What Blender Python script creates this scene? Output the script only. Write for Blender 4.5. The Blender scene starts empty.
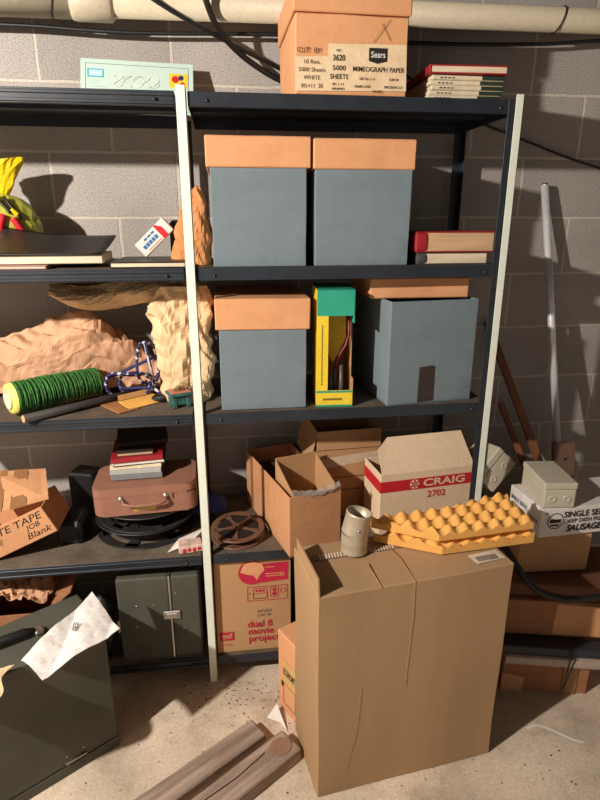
import bpy, bmesh, math, random
from mathutils import Vector as V, Matrix, Euler, noise
C = bpy.context.scene.collection
PI = math.pi
random.seed(7)

# ------------------------------------------------------------------ materials
def s2l(c):
    return tuple(((v/255)/12.92 if v/255 <= .04045 else ((v/255+.055)/1.055)**2.4) for v in c)
MATS = {}
def mat(name, rgb, rough=.7, metal=0, spec=.5, var=.12, vscale=9, fine=.06, fscale=90, bump=.0, bscale=40,
        transmission=0, alpha=1, dirt=None, dirt_amt=.5, dirt_scale=3.0, stretch=None):
    if name in MATS: return MATS[name]
    m = bpy.data.materials.new(name); m.use_nodes = True; MATS[name] = m
    nt = m.node_tree; b = nt.nodes['Principled BSDF']; L = nt.links
    b.inputs['Roughness'].default_value = rough; b.inputs['Metallic'].default_value = metal
    b.inputs['Specular IOR Level'].default_value = spec
    if transmission: b.inputs['Transmission Weight'].default_value = transmission
    if alpha < 1: b.inputs['Alpha'].default_value = alpha
    tc = nt.nodes.new('ShaderNodeTexCoord'); mp = nt.nodes.new('ShaderNodeMapping')
    L.new(tc.outputs['Object'], mp.inputs['Vector'])
    if stretch: mp.inputs['Scale'].default_value = stretch
    base = s2l(rgb)
    def nz(scale, detail=4, rough_=.55):
        n = nt.nodes.new('ShaderNodeTexNoise'); n.inputs['Scale'].default_value = scale
        n.inputs['Detail'].default_value = detail; n.inputs['Roughness'].default_value = rough_
        L.new(mp.outputs['Vector'], n.inputs['Vector']); return n
    def mixc(fac, a, bb, blend='MIX'):
        x = nt.nodes.new('ShaderNodeMix'); x.data_type = 'RGBA'; x.blend_type = blend
        if isinstance(fac, float): x.inputs[0].default_value = fac
        else: L.new(fac, x.inputs[0])
        for i, q in ((6, a), (7, bb)):
            if isinstance(q, tuple): x.inputs[i].default_value = (*q, 1)
            else: L.new(q, x.inputs[i])
        return x.outputs[2]
    def ramp(src, lo, hi):
        r = nt.nodes.new('ShaderNodeMapRange'); L.new(src, r.inputs['Value'])
        r.inputs['From Min'].default_value = lo; r.inputs['From Max'].default_value = hi; return r.outputs['Result']
    n1 = nz(vscale)
    dk = tuple(v*(1-var) for v in base); lt = tuple(min(1, v*(1+var)) for v in base)
    col = mixc(ramp(n1.outputs['Fac'], .35, .65), dk, lt)
    if fine:
        n2 = nz(fscale, 3)
        g = 1-fine
        f = nt.nodes.new('ShaderNodeMapRange'); L.new(n2.outputs['Fac'], f.inputs['Value'])
        f.inputs['From Min'].default_value = .3; f.inputs['From Max'].default_value = .7
        f.inputs['To Min'].default_value = 1-fine; f.inputs['To Max'].default_value = 1+fine
        vm = nt.nodes.new('ShaderNodeVectorMath'); vm.operation = 'SCALE'
        L.new(col, vm.inputs[0]); L.new(f.outputs['Result'], vm.inputs['Scale']); col = vm.outputs[0]
    if dirt:
        n3 = nz(dirt_scale, 8, .7)
        fac = nt.nodes.new('ShaderNodeMath'); fac.operation = 'MULTIPLY'; fac.inputs[1].default_value = dirt_amt
        L.new(ramp(n3.outputs['Fac'], .48, .72), fac.inputs[0])
        cl = nt.nodes.new('ShaderNodeClamp'); L.new(fac.outputs[0], cl.inputs[0])
        col = mixc(cl.outputs[0], col, s2l(dirt))
    L.new(col, b.inputs['Base Color'])
    if bump:
        n4 = nz(bscale, 4); bp = nt.nodes.new('ShaderNodeBump'); bp.inputs['Strength'].default_value = bump
        bp.inputs['Distance'].default_value = .004
        L.new(n4.outputs['Fac'], bp.inputs['Height']); L.new(bp.outputs['Normal'], b.inputs['Normal'])
    return m

KRAFT = mat('kraft_cardboard', (188, 146, 104), .85, spec=.2, var=.07, vscale=6, bump=.12, bscale=60, dirt=(130, 92, 60), dirt_amt=.35)
BIGK = mat('big_carton_cardboard', (172, 139, 103), .88, spec=.2, var=.08, vscale=1.6, fine=.03, bump=.1, stretch=(3.5, 1, .35))
ORK = mat('orange_cardboard', (204, 150, 108), .85, spec=.2, var=.1, vscale=5, bump=.12, dirt=(150, 80, 50), dirt_amt=.4)
REDK = mat('reddish_cardboard', (160, 112, 78), .85, spec=.2, var=.12, vscale=5, bump=.12, dirt=(100, 55, 32), dirt_amt=.5)
LIDT = mat('tan_lid_board', (222, 162, 116), .8, spec=.25, var=.04, vscale=7, fine=.03, dirt=(190, 125, 80), dirt_amt=.35, dirt_scale=9)
BLUE = mat('blue_grey_board', (120, 134, 140), .8, spec=.25, var=.06, vscale=7, fine=.04, dirt=(98, 110, 116), dirt_amt=.5, dirt_scale=6)
INNERK = mat('dark_inside_cardboard', (120, 80, 48), .9, spec=.1)
SHELF = mat('black_painted_steel', (36, 42, 50), .45, spec=.5, var=.15, fine=.1, dirt=(80, 78, 76), dirt_amt=.18, dirt_scale=14)
DECK = mat('dusty_shelf_deck', (96, 84, 72), .85, spec=.2, var=.25, vscale=5, fine=.2, fscale=120, dirt=(140, 126, 110), dirt_amt=.55, dirt_scale=6)
PALE = mat('pale_painted_steel', (232, 238, 222), .5, spec=.4, var=.03, fine=.03, dirt=(170, 165, 140), dirt_amt=.2, dirt_scale=18)
WHITEP = mat('white_paper', (226, 220, 210), .8, spec=.2, var=.03, fine=.03)
PAGES = mat('cream_pages', (226, 208, 178), .85, spec=.1, var=.08, vscale=120, fine=.1, stretch=(.05, 1, 1))
PAGES2 = mat('browned_pages', (206, 170, 132), .85, spec=.1, var=.12, vscale=140, fine=.1, stretch=(.05, 1, 1))
REDC = mat('red_cloth_cover', (158, 26, 34), .6, var=.1)
BLACKC = mat('black_cover', (38, 32, 32), .45, var=.15, dirt=(90, 80, 74), dirt_amt=.25, dirt_scale=4)
GREYC = mat('grey_cover', (122, 124, 124), .7)
DKBOOK = mat('dark_brown_cover', (58, 42, 32), .7)
CREAMC = mat('cream_cover', (222, 208, 176), .7)
INK = mat('black_ink', (34, 28, 26), .8, var=0, fine=0)
REDINK = mat('crimson_ink', (186, 28, 62), .8, var=.05)
RED2 = mat('bright_red_print', (200, 30, 40), .75, var=.04)
BRNINK = mat('brown_ink', (92, 62, 44), .8, var=0, fine=0)
BLUEINK = mat('blue_ink', (40, 110, 165), .8, var=0, fine=0)
LABELW = mat('cream_label', (232, 206, 168), .8, spec=.2, var=.05, dirt=(200, 160, 116), dirt_amt=.4, dirt_scale=8)
YEL = mat('yellow_print', (236, 204, 52), .6, var=.05)
TEAL = mat('teal_print', (40, 160, 130), .6, var=.08)
YPLA = mat('yellow_plastic', (240, 202, 22), .35, var=.08, bump=.2)
OLIVE = mat('olive_printed_bag', (176, 176, 70), .4, var=.12, vscale=14, bump=.2)
KPAP = mat('crumpled_brown_paper', (202, 156, 122), .8, spec=.3, var=.1, vscale=8)
CPAP = mat('crumpled_cream_paper', (222, 190, 148), .8, spec=.3, var=.08, vscale=8)
BAGP = mat('brown_bag_paper', (200, 136, 84), .8, spec=.3, var=.1, vscale=8)
GREEN = mat('green_twine', (54, 112, 44), .75, var=.35, vscale=60, fine=.3, fscale=200)
DKGREEN = mat('dark_green_twine', (22, 60, 22), .9, var=.3, vscale=60)
NAVY = mat('navy_cord', (38, 42, 96), .7)
WCORD = mat('white_cord', (216, 212, 220), .7)
BLUECL = mat('blue_cloth', (44, 64, 128), .85, var=.2)
BLKRUB = mat('black_rubber', (24, 23, 23), .5, var=.1)
CHAR = mat('charcoal_tube', (52, 46, 44), .7, var=.15)
VINYL = mat('grey_vinyl_case', (80, 80, 70), .62, spec=.35, var=.1, vscale=7, fine=.1, fscale=260, bump=.25, bscale=300, dirt=(100, 92, 80), dirt_amt=.2, dirt_scale=4)
SUIT = mat('brown_leatherette', (154, 108, 88), .6, spec=.35, var=.08, vscale=8, fine=.06, fscale=260, bump=.15, bscale=300, dirt=(110, 70, 50), dirt_amt=.3, dirt_scale=7)
METAL = mat('dull_steel', (186, 182, 176), .35, metal=.9, var=.1, bump=.1, bscale=20)
ALU = mat('bright_aluminium', (226, 226, 228), .4, metal=.35, var=.2, vscale=9, fine=.1, stretch=(1, 1, .3), bump=.3, bscale=25)
GALV = mat('galvanised_steel', (200, 186, 160), .45, metal=.4, var=.12, vscale=10, dirt=(110, 86, 60), dirt_amt=.4, dirt_scale=10)
REELB = mat('brown_reel_plastic', (112, 80, 62), .45, var=.12)
REELK = mat('black_reel_plastic', (40, 38, 38), .5, var=.15, dirt=(110, 104, 96), dirt_amt=.3, dirt_scale=10)
FILM = mat('wound_film', (42, 34, 32), .5, var=.1)
FOAM = mat('orange_foam', (238, 178, 98), .95, spec=.05, var=.06, vscale=12, fine=.06, fscale=200, bump=.1, bscale=200)
WOOD = mat('weathered_wood', (158, 138, 122), .85, spec=.15, var=.3, vscale=3, fine=.16, fscale=60, stretch=(1, 14, 14), dirt=(104, 84, 68), dirt_amt=.5, dirt_scale=2)
WOOD2 = mat('pale_wood_end', (176, 134, 98), .85, spec=.15, var=.2, vscale=14)
STICK = mat('red_brown_wood', (130, 78, 48), .6, var=.2, vscale=12, stretch=(1, 1, .1))
PLATE = mat('brown_board', (122, 92, 76), .75, var=.1)
PUTTY = mat('putty_plastic', (196, 188, 166), .5, spec=.4, var=.04, dirt=(160, 148, 124), dirt_amt=.3, dirt_scale=9)
PIPEM = mat('cream_pipe', (206, 192, 166), .45, spec=.4, var=.05, vscale=4, dirt=(160, 140, 110), dirt_amt=.35, dirt_scale=4)
GLAZE = mat('teal_glaze', (58, 104, 98), .25, var=.25, vscale=40)
TERRA = mat('dried_pink_soil', (196, 120, 96), .85)
TWIG = mat('dry_twigs', (126, 104, 60), .85, var=.3)
ENV1 = mat('tan_envelope', (190, 142, 88), .7, spec=.3)
ENV2 = mat('golden_envelope', (236, 182, 92), .7, spec=.3)
TAPE = mat('brown_tape', (150, 108, 70), .35, spec=.6, var=.08)
TAPEW = mat('frosted_tape', (206, 184, 158), .35, spec=.5, var=.06)
PLASTIC = mat('clear_plastic_film', (214, 206, 196), .25, spec=.7, transmission=.5, alpha=.55, var=.05, bump=.3)
JOIST = mat('dark_joist_wood', (62, 44, 32), .9, var=.2, stretch=(.2, 1, 1))
CARD = mat('mint_card', (196, 218, 206), .6, var=.02, fine=.02)
TARP = mat('dark_patch_tape', (58, 48, 42), .6)

def wall_mat():
    m = bpy.data.materials.new('concrete_block'); m.use_nodes = True
    nt = m.node_tree; b = nt.nodes['Principled BSDF']; L = nt.links; N = nt.nodes.new
    b.inputs['Roughness'].default_value = .93; b.inputs['Specular IOR Level'].default_value = .15
    tc = N('ShaderNodeTexCoord'); sp = N('ShaderNodeSeparateXYZ'); L.new(tc.outputs['Object'], sp.inputs[0])
    ax = N('ShaderNodeMath'); ax.inputs[1].default_value = .4064*20; L.new(sp.outputs['X'], ax.inputs[0])
    az = N('ShaderNodeMath'); az.inputs[1].default_value = -1.75+.2032*40; L.new(sp.outputs['Z'], az.inputs[0])
    cb = N('ShaderNodeCombineXYZ'); L.new(ax.outputs[0], cb.inputs[0]); L.new(az.outputs[0], cb.inputs[1])
    wob = N('ShaderNodeTexNoise'); wob.inputs['Scale'].default_value = 14; L.new(cb.outputs[0], wob.inputs['Vector'])
    sc = N('ShaderNodeVectorMath'); sc.operation = 'MULTIPLY_ADD'; L.new(wob.outputs['Color'], sc.inputs[0])
    sc.inputs[1].default_value = (.006, .006, 0); L.new(cb.outputs[0], sc.inputs[2])
    br = N('ShaderNodeTexBrick'); L.new(sc.outputs[0], br.inputs['Vector'])
    br.inputs['Scale'].default_value = 1; br.inputs['Brick Width'].default_value = .4064; br.inputs['Row Height'].default_value = .2032
    br.inputs['Mortar Size'].default_value = .0052; br.inputs['Mortar Smooth'].default_value = .25; br.offset = .5
    br.inputs['Color1'].default_value = (*s2l((176, 168, 161)), 1); br.inputs['Color2'].default_value = (*s2l((163, 156, 149)), 1)
    br.inputs['Mortar'].default_value = (*s2l((204, 194, 180)), 1)
    n1 = N('ShaderNodeTexNoise'); n1.inputs['Scale'].default_value = 230; n1.inputs['Detail'].default_value = 3; L.new(tc.outputs['Object'], n1.inputs['Vector'])
    n2 = N('ShaderNodeTexNoise'); n2.inputs['Scale'].default_value = 3; n2.inputs['Detail'].default_value = 6; L.new(tc.outputs['Object'], n2.inputs['Vector'])
    r1 = N('ShaderNodeMapRange'); L.new(n1.outputs['Fac'], r1.inputs['Value']); r1.inputs['From Min'].default_value = .35; r1.inputs['From Max'].default_value = .65
    r1.inputs['To Min'].default_value = .74; r1.inputs['To Max'].default_value = 1.24
    r2 = N('ShaderNodeMapRange'); L.new(n2.outputs['Fac'], r2.inputs['Value']); r2.inputs['From Min'].default_value = .3; r2.inputs['From Max'].default_value = .7
    r2.inputs['To Min'].default_value = .86; r2.inputs['To Max'].default_value = 1.12
    mu = N('ShaderNodeMath'); mu.operation = 'MULTIPLY'; L.new(r1.outputs[0], mu.inputs[0]); L.new(r2.outputs[0], mu.inputs[1])
    vm = N('ShaderNodeVectorMath'); vm.operation = 'SCALE'; L.new(br.outputs['Color'], vm.inputs[0]); L.new(mu.outputs[0], vm.inputs['Scale'])
    L.new(vm.outputs[0], b.inputs['Base Color'])
    h = N('ShaderNodeMath'); h.operation = 'MULTIPLY_ADD'; L.new(n1.outputs['Fac'], h.inputs[0]); h.inputs[1].default_value = .5
    inv = N('ShaderNodeMath'); inv.operation = 'MULTIPLY'; inv.inputs[1].default_value = -.7; L.new(br.outputs['Fac'], inv.inputs[0]); L.new(inv.outputs[0], h.inputs[2])
    bp = N('ShaderNodeBump'); bp.inputs['Strength'].default_value = .7; bp.inputs['Distance'].default_value = .005
    L.new(h.outputs[0], bp.inputs['Height']); L.new(bp.outputs['Normal'], b.inputs['Normal'])
    return m
WALL = wall_mat()

def floor_mat():
    m = mat('stained_concrete', (206, 188, 166), .85, spec=.25, var=.16, vscale=4, fine=.16, fscale=130, bump=.3, bscale=60, dirt=(134, 110, 88), dirt_amt=.6, dirt_scale=6)
    nt = m.node_tree; b = nt.nodes['Principled BSDF']; L = nt.links
    old = b.inputs['Base Color'].links[0].from_socket
    tc = nt.nodes['Texture Coordinate']
    v = nt.nodes.new('ShaderNodeTexVoronoi'); v.inputs['Scale'].default_value = 46; L.new(tc.outputs['Object'], v.inputs['Vector'])
    n = nt.nodes.new('ShaderNodeTexNoise'); n.inputs['Scale'].default_value = 5; L.new(tc.outputs['Object'], n.inputs['Vector'])
    th = nt.nodes.new('ShaderNodeMapRange'); L.new(v.outputs['Distance'], th.inputs['Value'])
    th.inputs['From Min'].default_value = .2; th.inputs['From Max'].default_value = .1
    th2 = nt.nodes.new('ShaderNodeMapRange'); L.new(n.outputs['Fac'], th2.inputs['Value'])
    th2.inputs['From Min'].default_value = .58; th2.inputs['From Max'].default_value = .66
    mu = nt.nodes.new('ShaderNodeMath'); mu.operation = 'MULTIPLY'; L.new(th.outputs[0], mu.inputs[0]); L.new(th2.outputs[0], mu.inputs[1])
    mx = nt.nodes.new('ShaderNodeMix'); mx.data_type = 'RGBA'; L.new(mu.outputs[0], mx.inputs[0]); L.new(old, mx.inputs[6])
    mx.inputs[7].default_value = (*s2l((92, 70, 54)), 1); L.new(mx.outputs[2], b.inputs['Base Color'])
    return m
FLOOR = floor_mat()

# ------------------------------------------------------------------ geometry
class MB:
    def __init__(s): s.bm = bmesh.new(); s.mats = []
    def mi(s, m):
        if m is None: return 0
        if m not in s.mats: s.mats.append(m)
        return s.mats.index(m)
    def box(s, x0, x1, y0, y1, z0, z1, bev=.0, m=None, M=None, seg=1):
        t = bmesh.new(); bmesh.ops.create_cube(t, size=1)
        for v in t.verts:
            v.co = V(((x0+x1)/2+v.co.x*(x1-x0), (y0+y1)/2+v.co.y*(y1-y0), (z0+z1)/2+v.co.z*(z1-z0)))
        if bev: bmesh.ops.bevel(t, geom=t.edges[:], offset=bev, segments=seg, profile=.6, affect='EDGES')
        return s.add(t, m, M)
    def add(s, t, m=None, M=None):
        k = s.mi(m); mp = {}
        for v in t.verts: mp[v] = s.bm.verts.new(M @ v.co if M else v.co)
        for f in t.faces:
            try: g = s.bm.faces.new([mp[v] for v in f.verts]); g.material_index = k; g.smooth = f.smooth
            except ValueError: pass
        t.free(); return s
    def slab(s, o, a, b, t, m=None):
        """parallelogram o, o+a, o+a+b, o+b given thickness t along a x b"""
        o, a, b = V(o), V(a), V(b); n = a.cross(b).normalized()*t
        return s.prism([o, o+a, o+a+b, o+b], n, m)
    def prism(s, pts, n, m=None):
        k = s.mi(m); n = V(n); lo = [s.bm.verts.new(V(p)) for p in pts]; hi = [s.bm.verts.new(V(p)+n) for p in pts]
        N = len(pts); fs = [s.bm.faces.new(lo[::-1]), s.bm.faces.new(hi)]
        for i in range(N): fs.append(s.bm.faces.new([lo[i], lo[(i+1) % N], hi[(i+1) % N], hi[i]]))
        for f in fs: f.material_index = k
        return s
    def tube(s, pts, r, n=10, m=None, cap=True, mfun=None, closed=False):
        pts = [V(p) for p in pts]; k = s.mi(m); rings = []
        N = len(pts); nrm = None
        for i, p in enumerate(pts):
            if closed: d = pts[(i+1) % N]-pts[i-1]
            else: d = pts[min(i+1, N-1)]-pts[max(i-1, 0)]
            d.normalize()
            if nrm is None:
                nrm = d.orthogonal().normalized()
            else:
                nrm = (nrm-d*nrm.dot(d)).normalized()
            bi = d.cross(nrm); rr = r[i] if isinstance(r, (list, tuple)) else r
            rings.append([s.bm.verts.new(p+(nrm*math.cos(2*PI*j/n)+bi*math.sin(2*PI*j/n))*rr) for j in range(n)])
        for i in range(N if closed else N-1):
            for j in range(n):
                A, B = rings[i], rings[(i+1) % N]
                f = s.bm.faces.new([A[j], A[(j+1) % n], B[(j+1) % n], B[j]]); f.smooth = True
                f.material_index = s.mi(mfun(i, j)) if mfun else k
        if cap and not closed:
            for R_, rev in ((rings[0], True), (rings[-1], False)):
                f = s.bm.faces.new(R_[::-1] if rev else R_); f.material_index = k
        return s
    def lathe(s, prof, n=32, m=None, M=None, smooth=True):
        """prof: (r,z) list closed or open, about local z"""
        k = s.mi(m); rings = []
        for r, z in prof:
            ring = []
            for j in range(n):
                c = V((r*math.cos(2*PI*j/n), r*math.sin(2*PI*j/n), z)); ring.append(s.bm.verts.new(M @ c if M else c))
            rings.append(ring)
        for A, B in zip(rings, rings[1:]):
            for j in range(n):
                f = s.bm.faces.new([A[j], A[(j+1) % n], B[(j+1) % n], B[j]]); f.smooth = smooth; f.material_index = k
        return s
    def sheet(s, P, nu, nv, m=None, thick=0.0, smooth=False):
        """P(u,v)->point for u,v in 0..1"""
        k = s.mi(m); g = [[s.bm.verts.new(V(P(i/nu, j/nv))) for j in range(nv+1)] for i in range(nu+1)]
        for i in range(nu):
            for j in range(nv):
                f = s.bm.faces.new([g[i][j], g[i+1][j], g[i+1][j+1], g[i][j+1]]); f.smooth = smooth; f.material_index = k
        return s
    def build(s, name, m=None, parent=None, smooth=None, solid=0, M=None, bevel=0):
        if m is not None and m not in s.mats:
            s.mats.insert(0, m) if not s.mats else None
        bmesh.ops.recalc_face_normals(s.bm, faces=s.bm.faces[:])
        me = bpy.data.meshes.new(name); s.bm.to_mesh(me); s.bm.free()
        if s.mats:
            for q in s.mats: me.materials.append(q)
        elif m: me.materials.append(m)
        o = bpy.data.objects.new(name, me); C.objects.link(o)
        if parent: o.parent = parent
        if M is not None: o.matrix_local = M
        if solid:
            md = o.modifiers.new('Solidify', 'SOLIDIFY'); md.thickness = solid; md.offset = 0
        if smooth:
            for f in me.polygons: f.use_smooth = True
        return o

def one(name, m, parent, *a, **k):
    b = MB(); M = k.pop('M', None); b.box(*a, **k); return b.build(name, m, parent, M=M)
def tag(o, label=None, cat=None, group=None, kind=None):
    if label: o['label'] = label
    if cat: o['category'] = cat
    if group: o['group'] = group
    if kind: o['kind'] = kind
    return o
def thing(name, label, cat, loc, rz=0, group=None, rot=None):
    o = bpy.data.objects.new(name, None); C.objects.link(o); o.empty_display_size = .05
    o.location = loc; o.rotation_euler = rot if rot else (0, 0, math.radians(rz))
    return tag(o, label, cat, group)
def struct(o): o['kind'] = 'structure'; return o

def frame(o, xd, ud):
    xd = V(xd).normalized(); ud = (V(ud)-xd*V(ud).dot(xd)).normalized(); n = xd.cross(ud)
    return Matrix(((xd.x, ud.x, n.x, o[0]), (xd.y, ud.y, n.y, o[1]), (xd.z, ud.z, n.z, o[2]), (0, 0, 0, 1)))
def text_bm(txt, size, width=None, bold=0.0, shear=0.0, align='CENTER', spacing=1.0):
    cu = bpy.data.curves.new('t', 'FONT'); cu.body = txt; cu.size = size; cu.align_x = align; cu.align_y = 'CENTER'
    cu.offset = bold*size; cu.shear = shear; cu.space_character = spacing; cu.resolution_u = 3; cu.extrude = .00015
    o = bpy.data.objects.new('t', cu); C.objects.link(o)
    dg = bpy.context.evaluated_depsgraph_get(); me = bpy.data.meshes.new_from_object(o.evaluated_get(dg))
    bpy.data.objects.remove(o); bpy.data.curves.remove(cu)
    if width and len(me.vertices):
        xs = [v.co.x for v in me.vertices]; w = max(xs)-min(xs)
        for v in me.vertices: v.co.x *= width/w
    t = bmesh.new(); t.from_mesh(me); bpy.data.meshes.remove(me); return t
def lettering(parent, lines, O, xd, ud, m, name='lettering', jitter=0):
    """lines: (text, size, x, y[, width[, bold[, shear]]]) laid out on the plane at O"""
    F = frame(O, xd, ud); o = None
    for L_ in lines:
        b = MB()
        t, sz, x, y = L_[:4]; w = L_[4] if len(L_) > 4 else None; bo = L_[5] if len(L_) > 5 else 0; sh = L_[6] if len(L_) > 6 else 0
        b.add(text_bm(t, sz, w, bo, sh), None, F @ Matrix.Translation((x, y, .0005)))
        o = b.build(name, m, parent)
    return o
def patch(parent, name, m, O, xd, ud, pts, t=.0004, z=.0002):
    F = frame(O, xd, ud); b = MB(); b.prism([F @ V((x, y, z)) for x, y in pts], (F.to_3x3() @ V((0, 0, t))))
    return b.build(name, m, parent)
def rect(x0, x1, y0, y1): return [(x0, y0), (x1, y0), (x1, y1), (x0, y1)]
def disc(cx, cy, r, n=24, r2=None): return [(cx+r*math.cos(2*PI*i/n), cy+(r2 or r)*math.sin(2*PI*i/n)) for i in range(n)]

def dent(w, d, h, bev=.003, amp=.0015, freq=7, seed=0, step=.05):
    t = bmesh.new(); bmesh.ops.create_cube(t, size=1)
    for v in t.verts: v.co = V(((v.co.x+.5)*w, (v.co.y+.5)*d, (v.co.z+.5)*h))
    bmesh.ops.bevel(t, geom=t.edges[:], offset=bev, segments=1, affect='EDGES')
    es = [e for e in t.edges if e.calc_length() > step*1.5]
    bmesh.ops.subdivide_edges(t, edges=es, cuts=max(1, int(max(w, d, h)/step/1.6)), use_grid_fill=True)
    for v in t.verts:
        q = v.co*freq+V((seed*7.1, seed*3.3, 0)); k = min(1, v.co.z/.03)
        v.co += V((noise.noise(q), noise.noise(q+V((9, 0, 0))), noise.noise(q+V((0, 9, 0)))*k))*amp
    return t
def _h(i, j, k):
    n = (i*374761393+j*668265263+k*2147483647) & 0xffffffff
    n = ((n ^ (n >> 13))*1274126177) & 0xffffffff
    return ((n ^ (n >> 16)) & 0xffff)/65535
def tri(x, y, k):
    """piecewise flat facets meeting in straight creases"""
    i, j = math.floor(x), math.floor(y); u, v = x-i, y-j
    a = _h(i, j, k); c = _h(i+1, j+1, k)
    if u > v: b_ = _h(i+1, j, k); return a+(b_-a)*u+(c-b_)*v
    b_ = _h(i, j+1, k); return a+(b_-a)*v+(c-b_)*u
def ridge(p):
    a = p.x+.75*p.y; b_ = p.z-.55*p.y; r = 0
    for k, (f, w, t) in enumerate(((.9, .44, .3), (2.1, .30, 1.1), (4.6, .18, 2.0), (9.5, .08, 2.9))):
        ca, sa = math.cos(t), math.sin(t); r += w*tri((a*ca-b_*sa)*f+k*7.3, (a*sa+b_*ca)*f+k*3.1, k)
    return r
def blob(name, m, parent, c, r, seed=0, amp=.25, freq=2.2, sub=4, flat_z=None, M=None, xf=None):
    t = bmesh.new(); bmesh.ops.create_icosphere(t, subdivisions=sub, radius=1)
    for v in t.verts:
        d = v.co.normalized(); k = 1+amp*(ridge(d*freq+V((seed, seed*2, 0)))-.5)
        p = V((d.x*r[0], d.y*r[1], d.z*r[2]))*k
        if xf: p = xf(p)
        p += V(c)
        if flat_z is not None and p.z < flat_z: p.z = flat_z
        v.co = p
    b = MB(); b.add(t, None); return b.build(name, m, parent, M=M)

# ------------------------------------------------------------------ setting
b = MB(); b.box(-2.6, 4.2, 0, .2, 0, 2.45, m=WALL); struct(b.build('wall_back', WALL))
b = MB(); b.box(-2.6, 4.2, -4.2, .2, -.1, 0); struct(b.build('floor', FLOOR))
b = MB(); b.box(-2.8, -2.6, -4.2, .2, 0, 2.45); struct(b.build('wall_left', WALL))
b = MB(); b.box(4.2, 4.4, -4.2, .2, 0, 2.45); struct(b.build('wall_right', WALL))
b = MB(); b.box(-2.8, 4.4, -4.2, .2, 2.45, 2.5); struct(b.build('ceiling', JOIST))
for i in range(10):
    b = MB(); b.box(-2.6, 4.2, -.06-i*.4064-.04, -.06-i*.4064, 2.26, 2.45, .002); struct(b.build('trim_%d' % (i+1), JOIST))

# ------------------------------------------------------------------ shelving
F = -.4525; BK = -.045
XL, XR = .454, 1.363
LEV = [1.849, 1.412, .986, .501, .095]
def shelf_unit(x0, x1, label, rib, posts):
    t = thing('shelving_unit', label, 'shelving', (x0, F, 0))
    w = x1-x0; D = BK-F
    for z in LEV:
        b = MB(); h = .034
        dk = b
        b.box(.002, w-.002, .002, D-.002, z-.004, z, m=DECK if z < 1.8 else SHELF)
        b.box(.002, w-.002, 0, .002, z-h, z+.001, .0006, m=SHELF)
        b.box(.002, w-.002, D-.003, D, z-h, z, m=SHELF)
        b.box(.002, .004, 0, D, z-h, z, m=SHELF); b.box(w-.004, w-.002, 0, D, z-h, z, m=SHELF)
        b.box(.004, w-.004, .002, .014, z-h, z-h+.002, m=SHELF)
        b.box(.004, w-.004, D*.5-.02, D*.5+.02, z-.018, z-.004, m=SHELF)
        if rib:
            b.box(.002, w-.002, -.004, .0, z-.012, z-.004, .0012, m=SHELF); b.box(.002, w-.002, -.004, .0, z-h+.003, z-h+.011, .0012, m=SHELF)
        s = b.build('shelf', None, t)
        for bx in (.05, w-.05):
            bb = MB(); bb.lathe([(0, .004), (.004, .003), (.005, 0)], 10, m=SHELF, M=frame((bx, -.0045 if rib else -.0005, z-.02), (1, 0, 0), (0, 0, 1))); bb.build('bolt', SHELF, s)
    for (px, dx, yy, sy, m1, m2, top) in posts:
        b = MB()
        # L angle: front flange and side flange
        b.box(min(px, px+dx), max(px, px+dx), yy, yy+.002*sy if sy > 0 else yy+.002, 0, top, .0004, m=m1)
        ix = px-x0 if False else px
        b.box(min(ix, ix+.002*(1 if dx > 0 else -1)), max(ix, ix+.002*(1 if dx > 0 else -1)), min(yy, yy+.03*sy), max(yy, yy+.03*sy), 0, top, .0004, m=m2)
        b.build('post', None, t)
    return t
w1 = XR-XL
shelf_unit(XL+.014, XR-.006, 'black steel shelving unit holding the blue boxes, right of the left pale upright', False,
           [(.878, -.019, -.004, 1, SHELF, SHELF, 1.85), (.900, -.022, -.007, 1, PALE, SHELF, 1.862), (-.028, .018, BK-F+.001, -1, SHELF, SHELF, 1.84), (w1-.006, -.03, BK-F+.001, -1, SHELF, SHELF, 1.84)])
shelf_unit(XL-.92, XL-.016, 'black steel shelving unit with ribbed shelf edges running off the left side', True,
           [(0, .028, -.007, 1, PALE, SHELF, 1.862), (.932, -.025, -.009, 1, PALE, PALE, 1.862), (0, .03, BK-F+.001, -1, SHELF, SHELF, 1.84)])

# ------------------------------------------------------------------ pipe and cables
t = thing('drain_pipe', 'long cream plastic pipe running along the wall above the shelves', 'pipe', (0, -.11, 2.115))
b = MB(); b.tube([(-2.0, 0, .018), (.2, 0, .018)], .042, 28); b.build('pipe_length', PIPEM, t)
b = MB(); b.tube([(.22, 0, .018), (3.9, 0, .045)], .0355, 28); b.build('pipe_length', PIPEM, t)
b = MB(); b.tube([(.14, 0, .018), (.15, 0, .018), (.25, 0, .018), (.26, 0, .018)], [.043, .047, .047, .037], 28); b.build('coupling', PIPEM, t)
def strap(x, r, z):
    b = MB(); b.tube([(x+.012*math.sin(a), r*math.cos(a), z+r*math.sin(a)) for a in [2*PI*i/24 for i in range(24)]], .0022, 6, closed=True); b.build('wire_tie', BLKRUB, t)
strap(.10, .0445, .018); strap(1.63, .038, .028)
def cable(label, pts, r, m=BLKRUB, name='cable', smooth_n=6, group=None, cat='cable'):
    P = [V(p) for p in pts]; out = []
    for i in range(len(P)-1):
        p0, p1, p2, p3 = P[max(i-1, 0)], P[i], P[i+1], P[min(i+2, len(P)-1)]
        for k in range(smooth_n):
            u = k/smooth_n
            out.append(.5*((2*p1)+(p2-p0)*u+(2*p0-5*p1+4*p2-p3)*u*u+(3*p1-p0-3*p2+p3)*u**3))
    out.append(P[-1]); b = MB(); b.tube(out, r, 8); o = b.build(name, m); return tag(o, label, cat, group)
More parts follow.
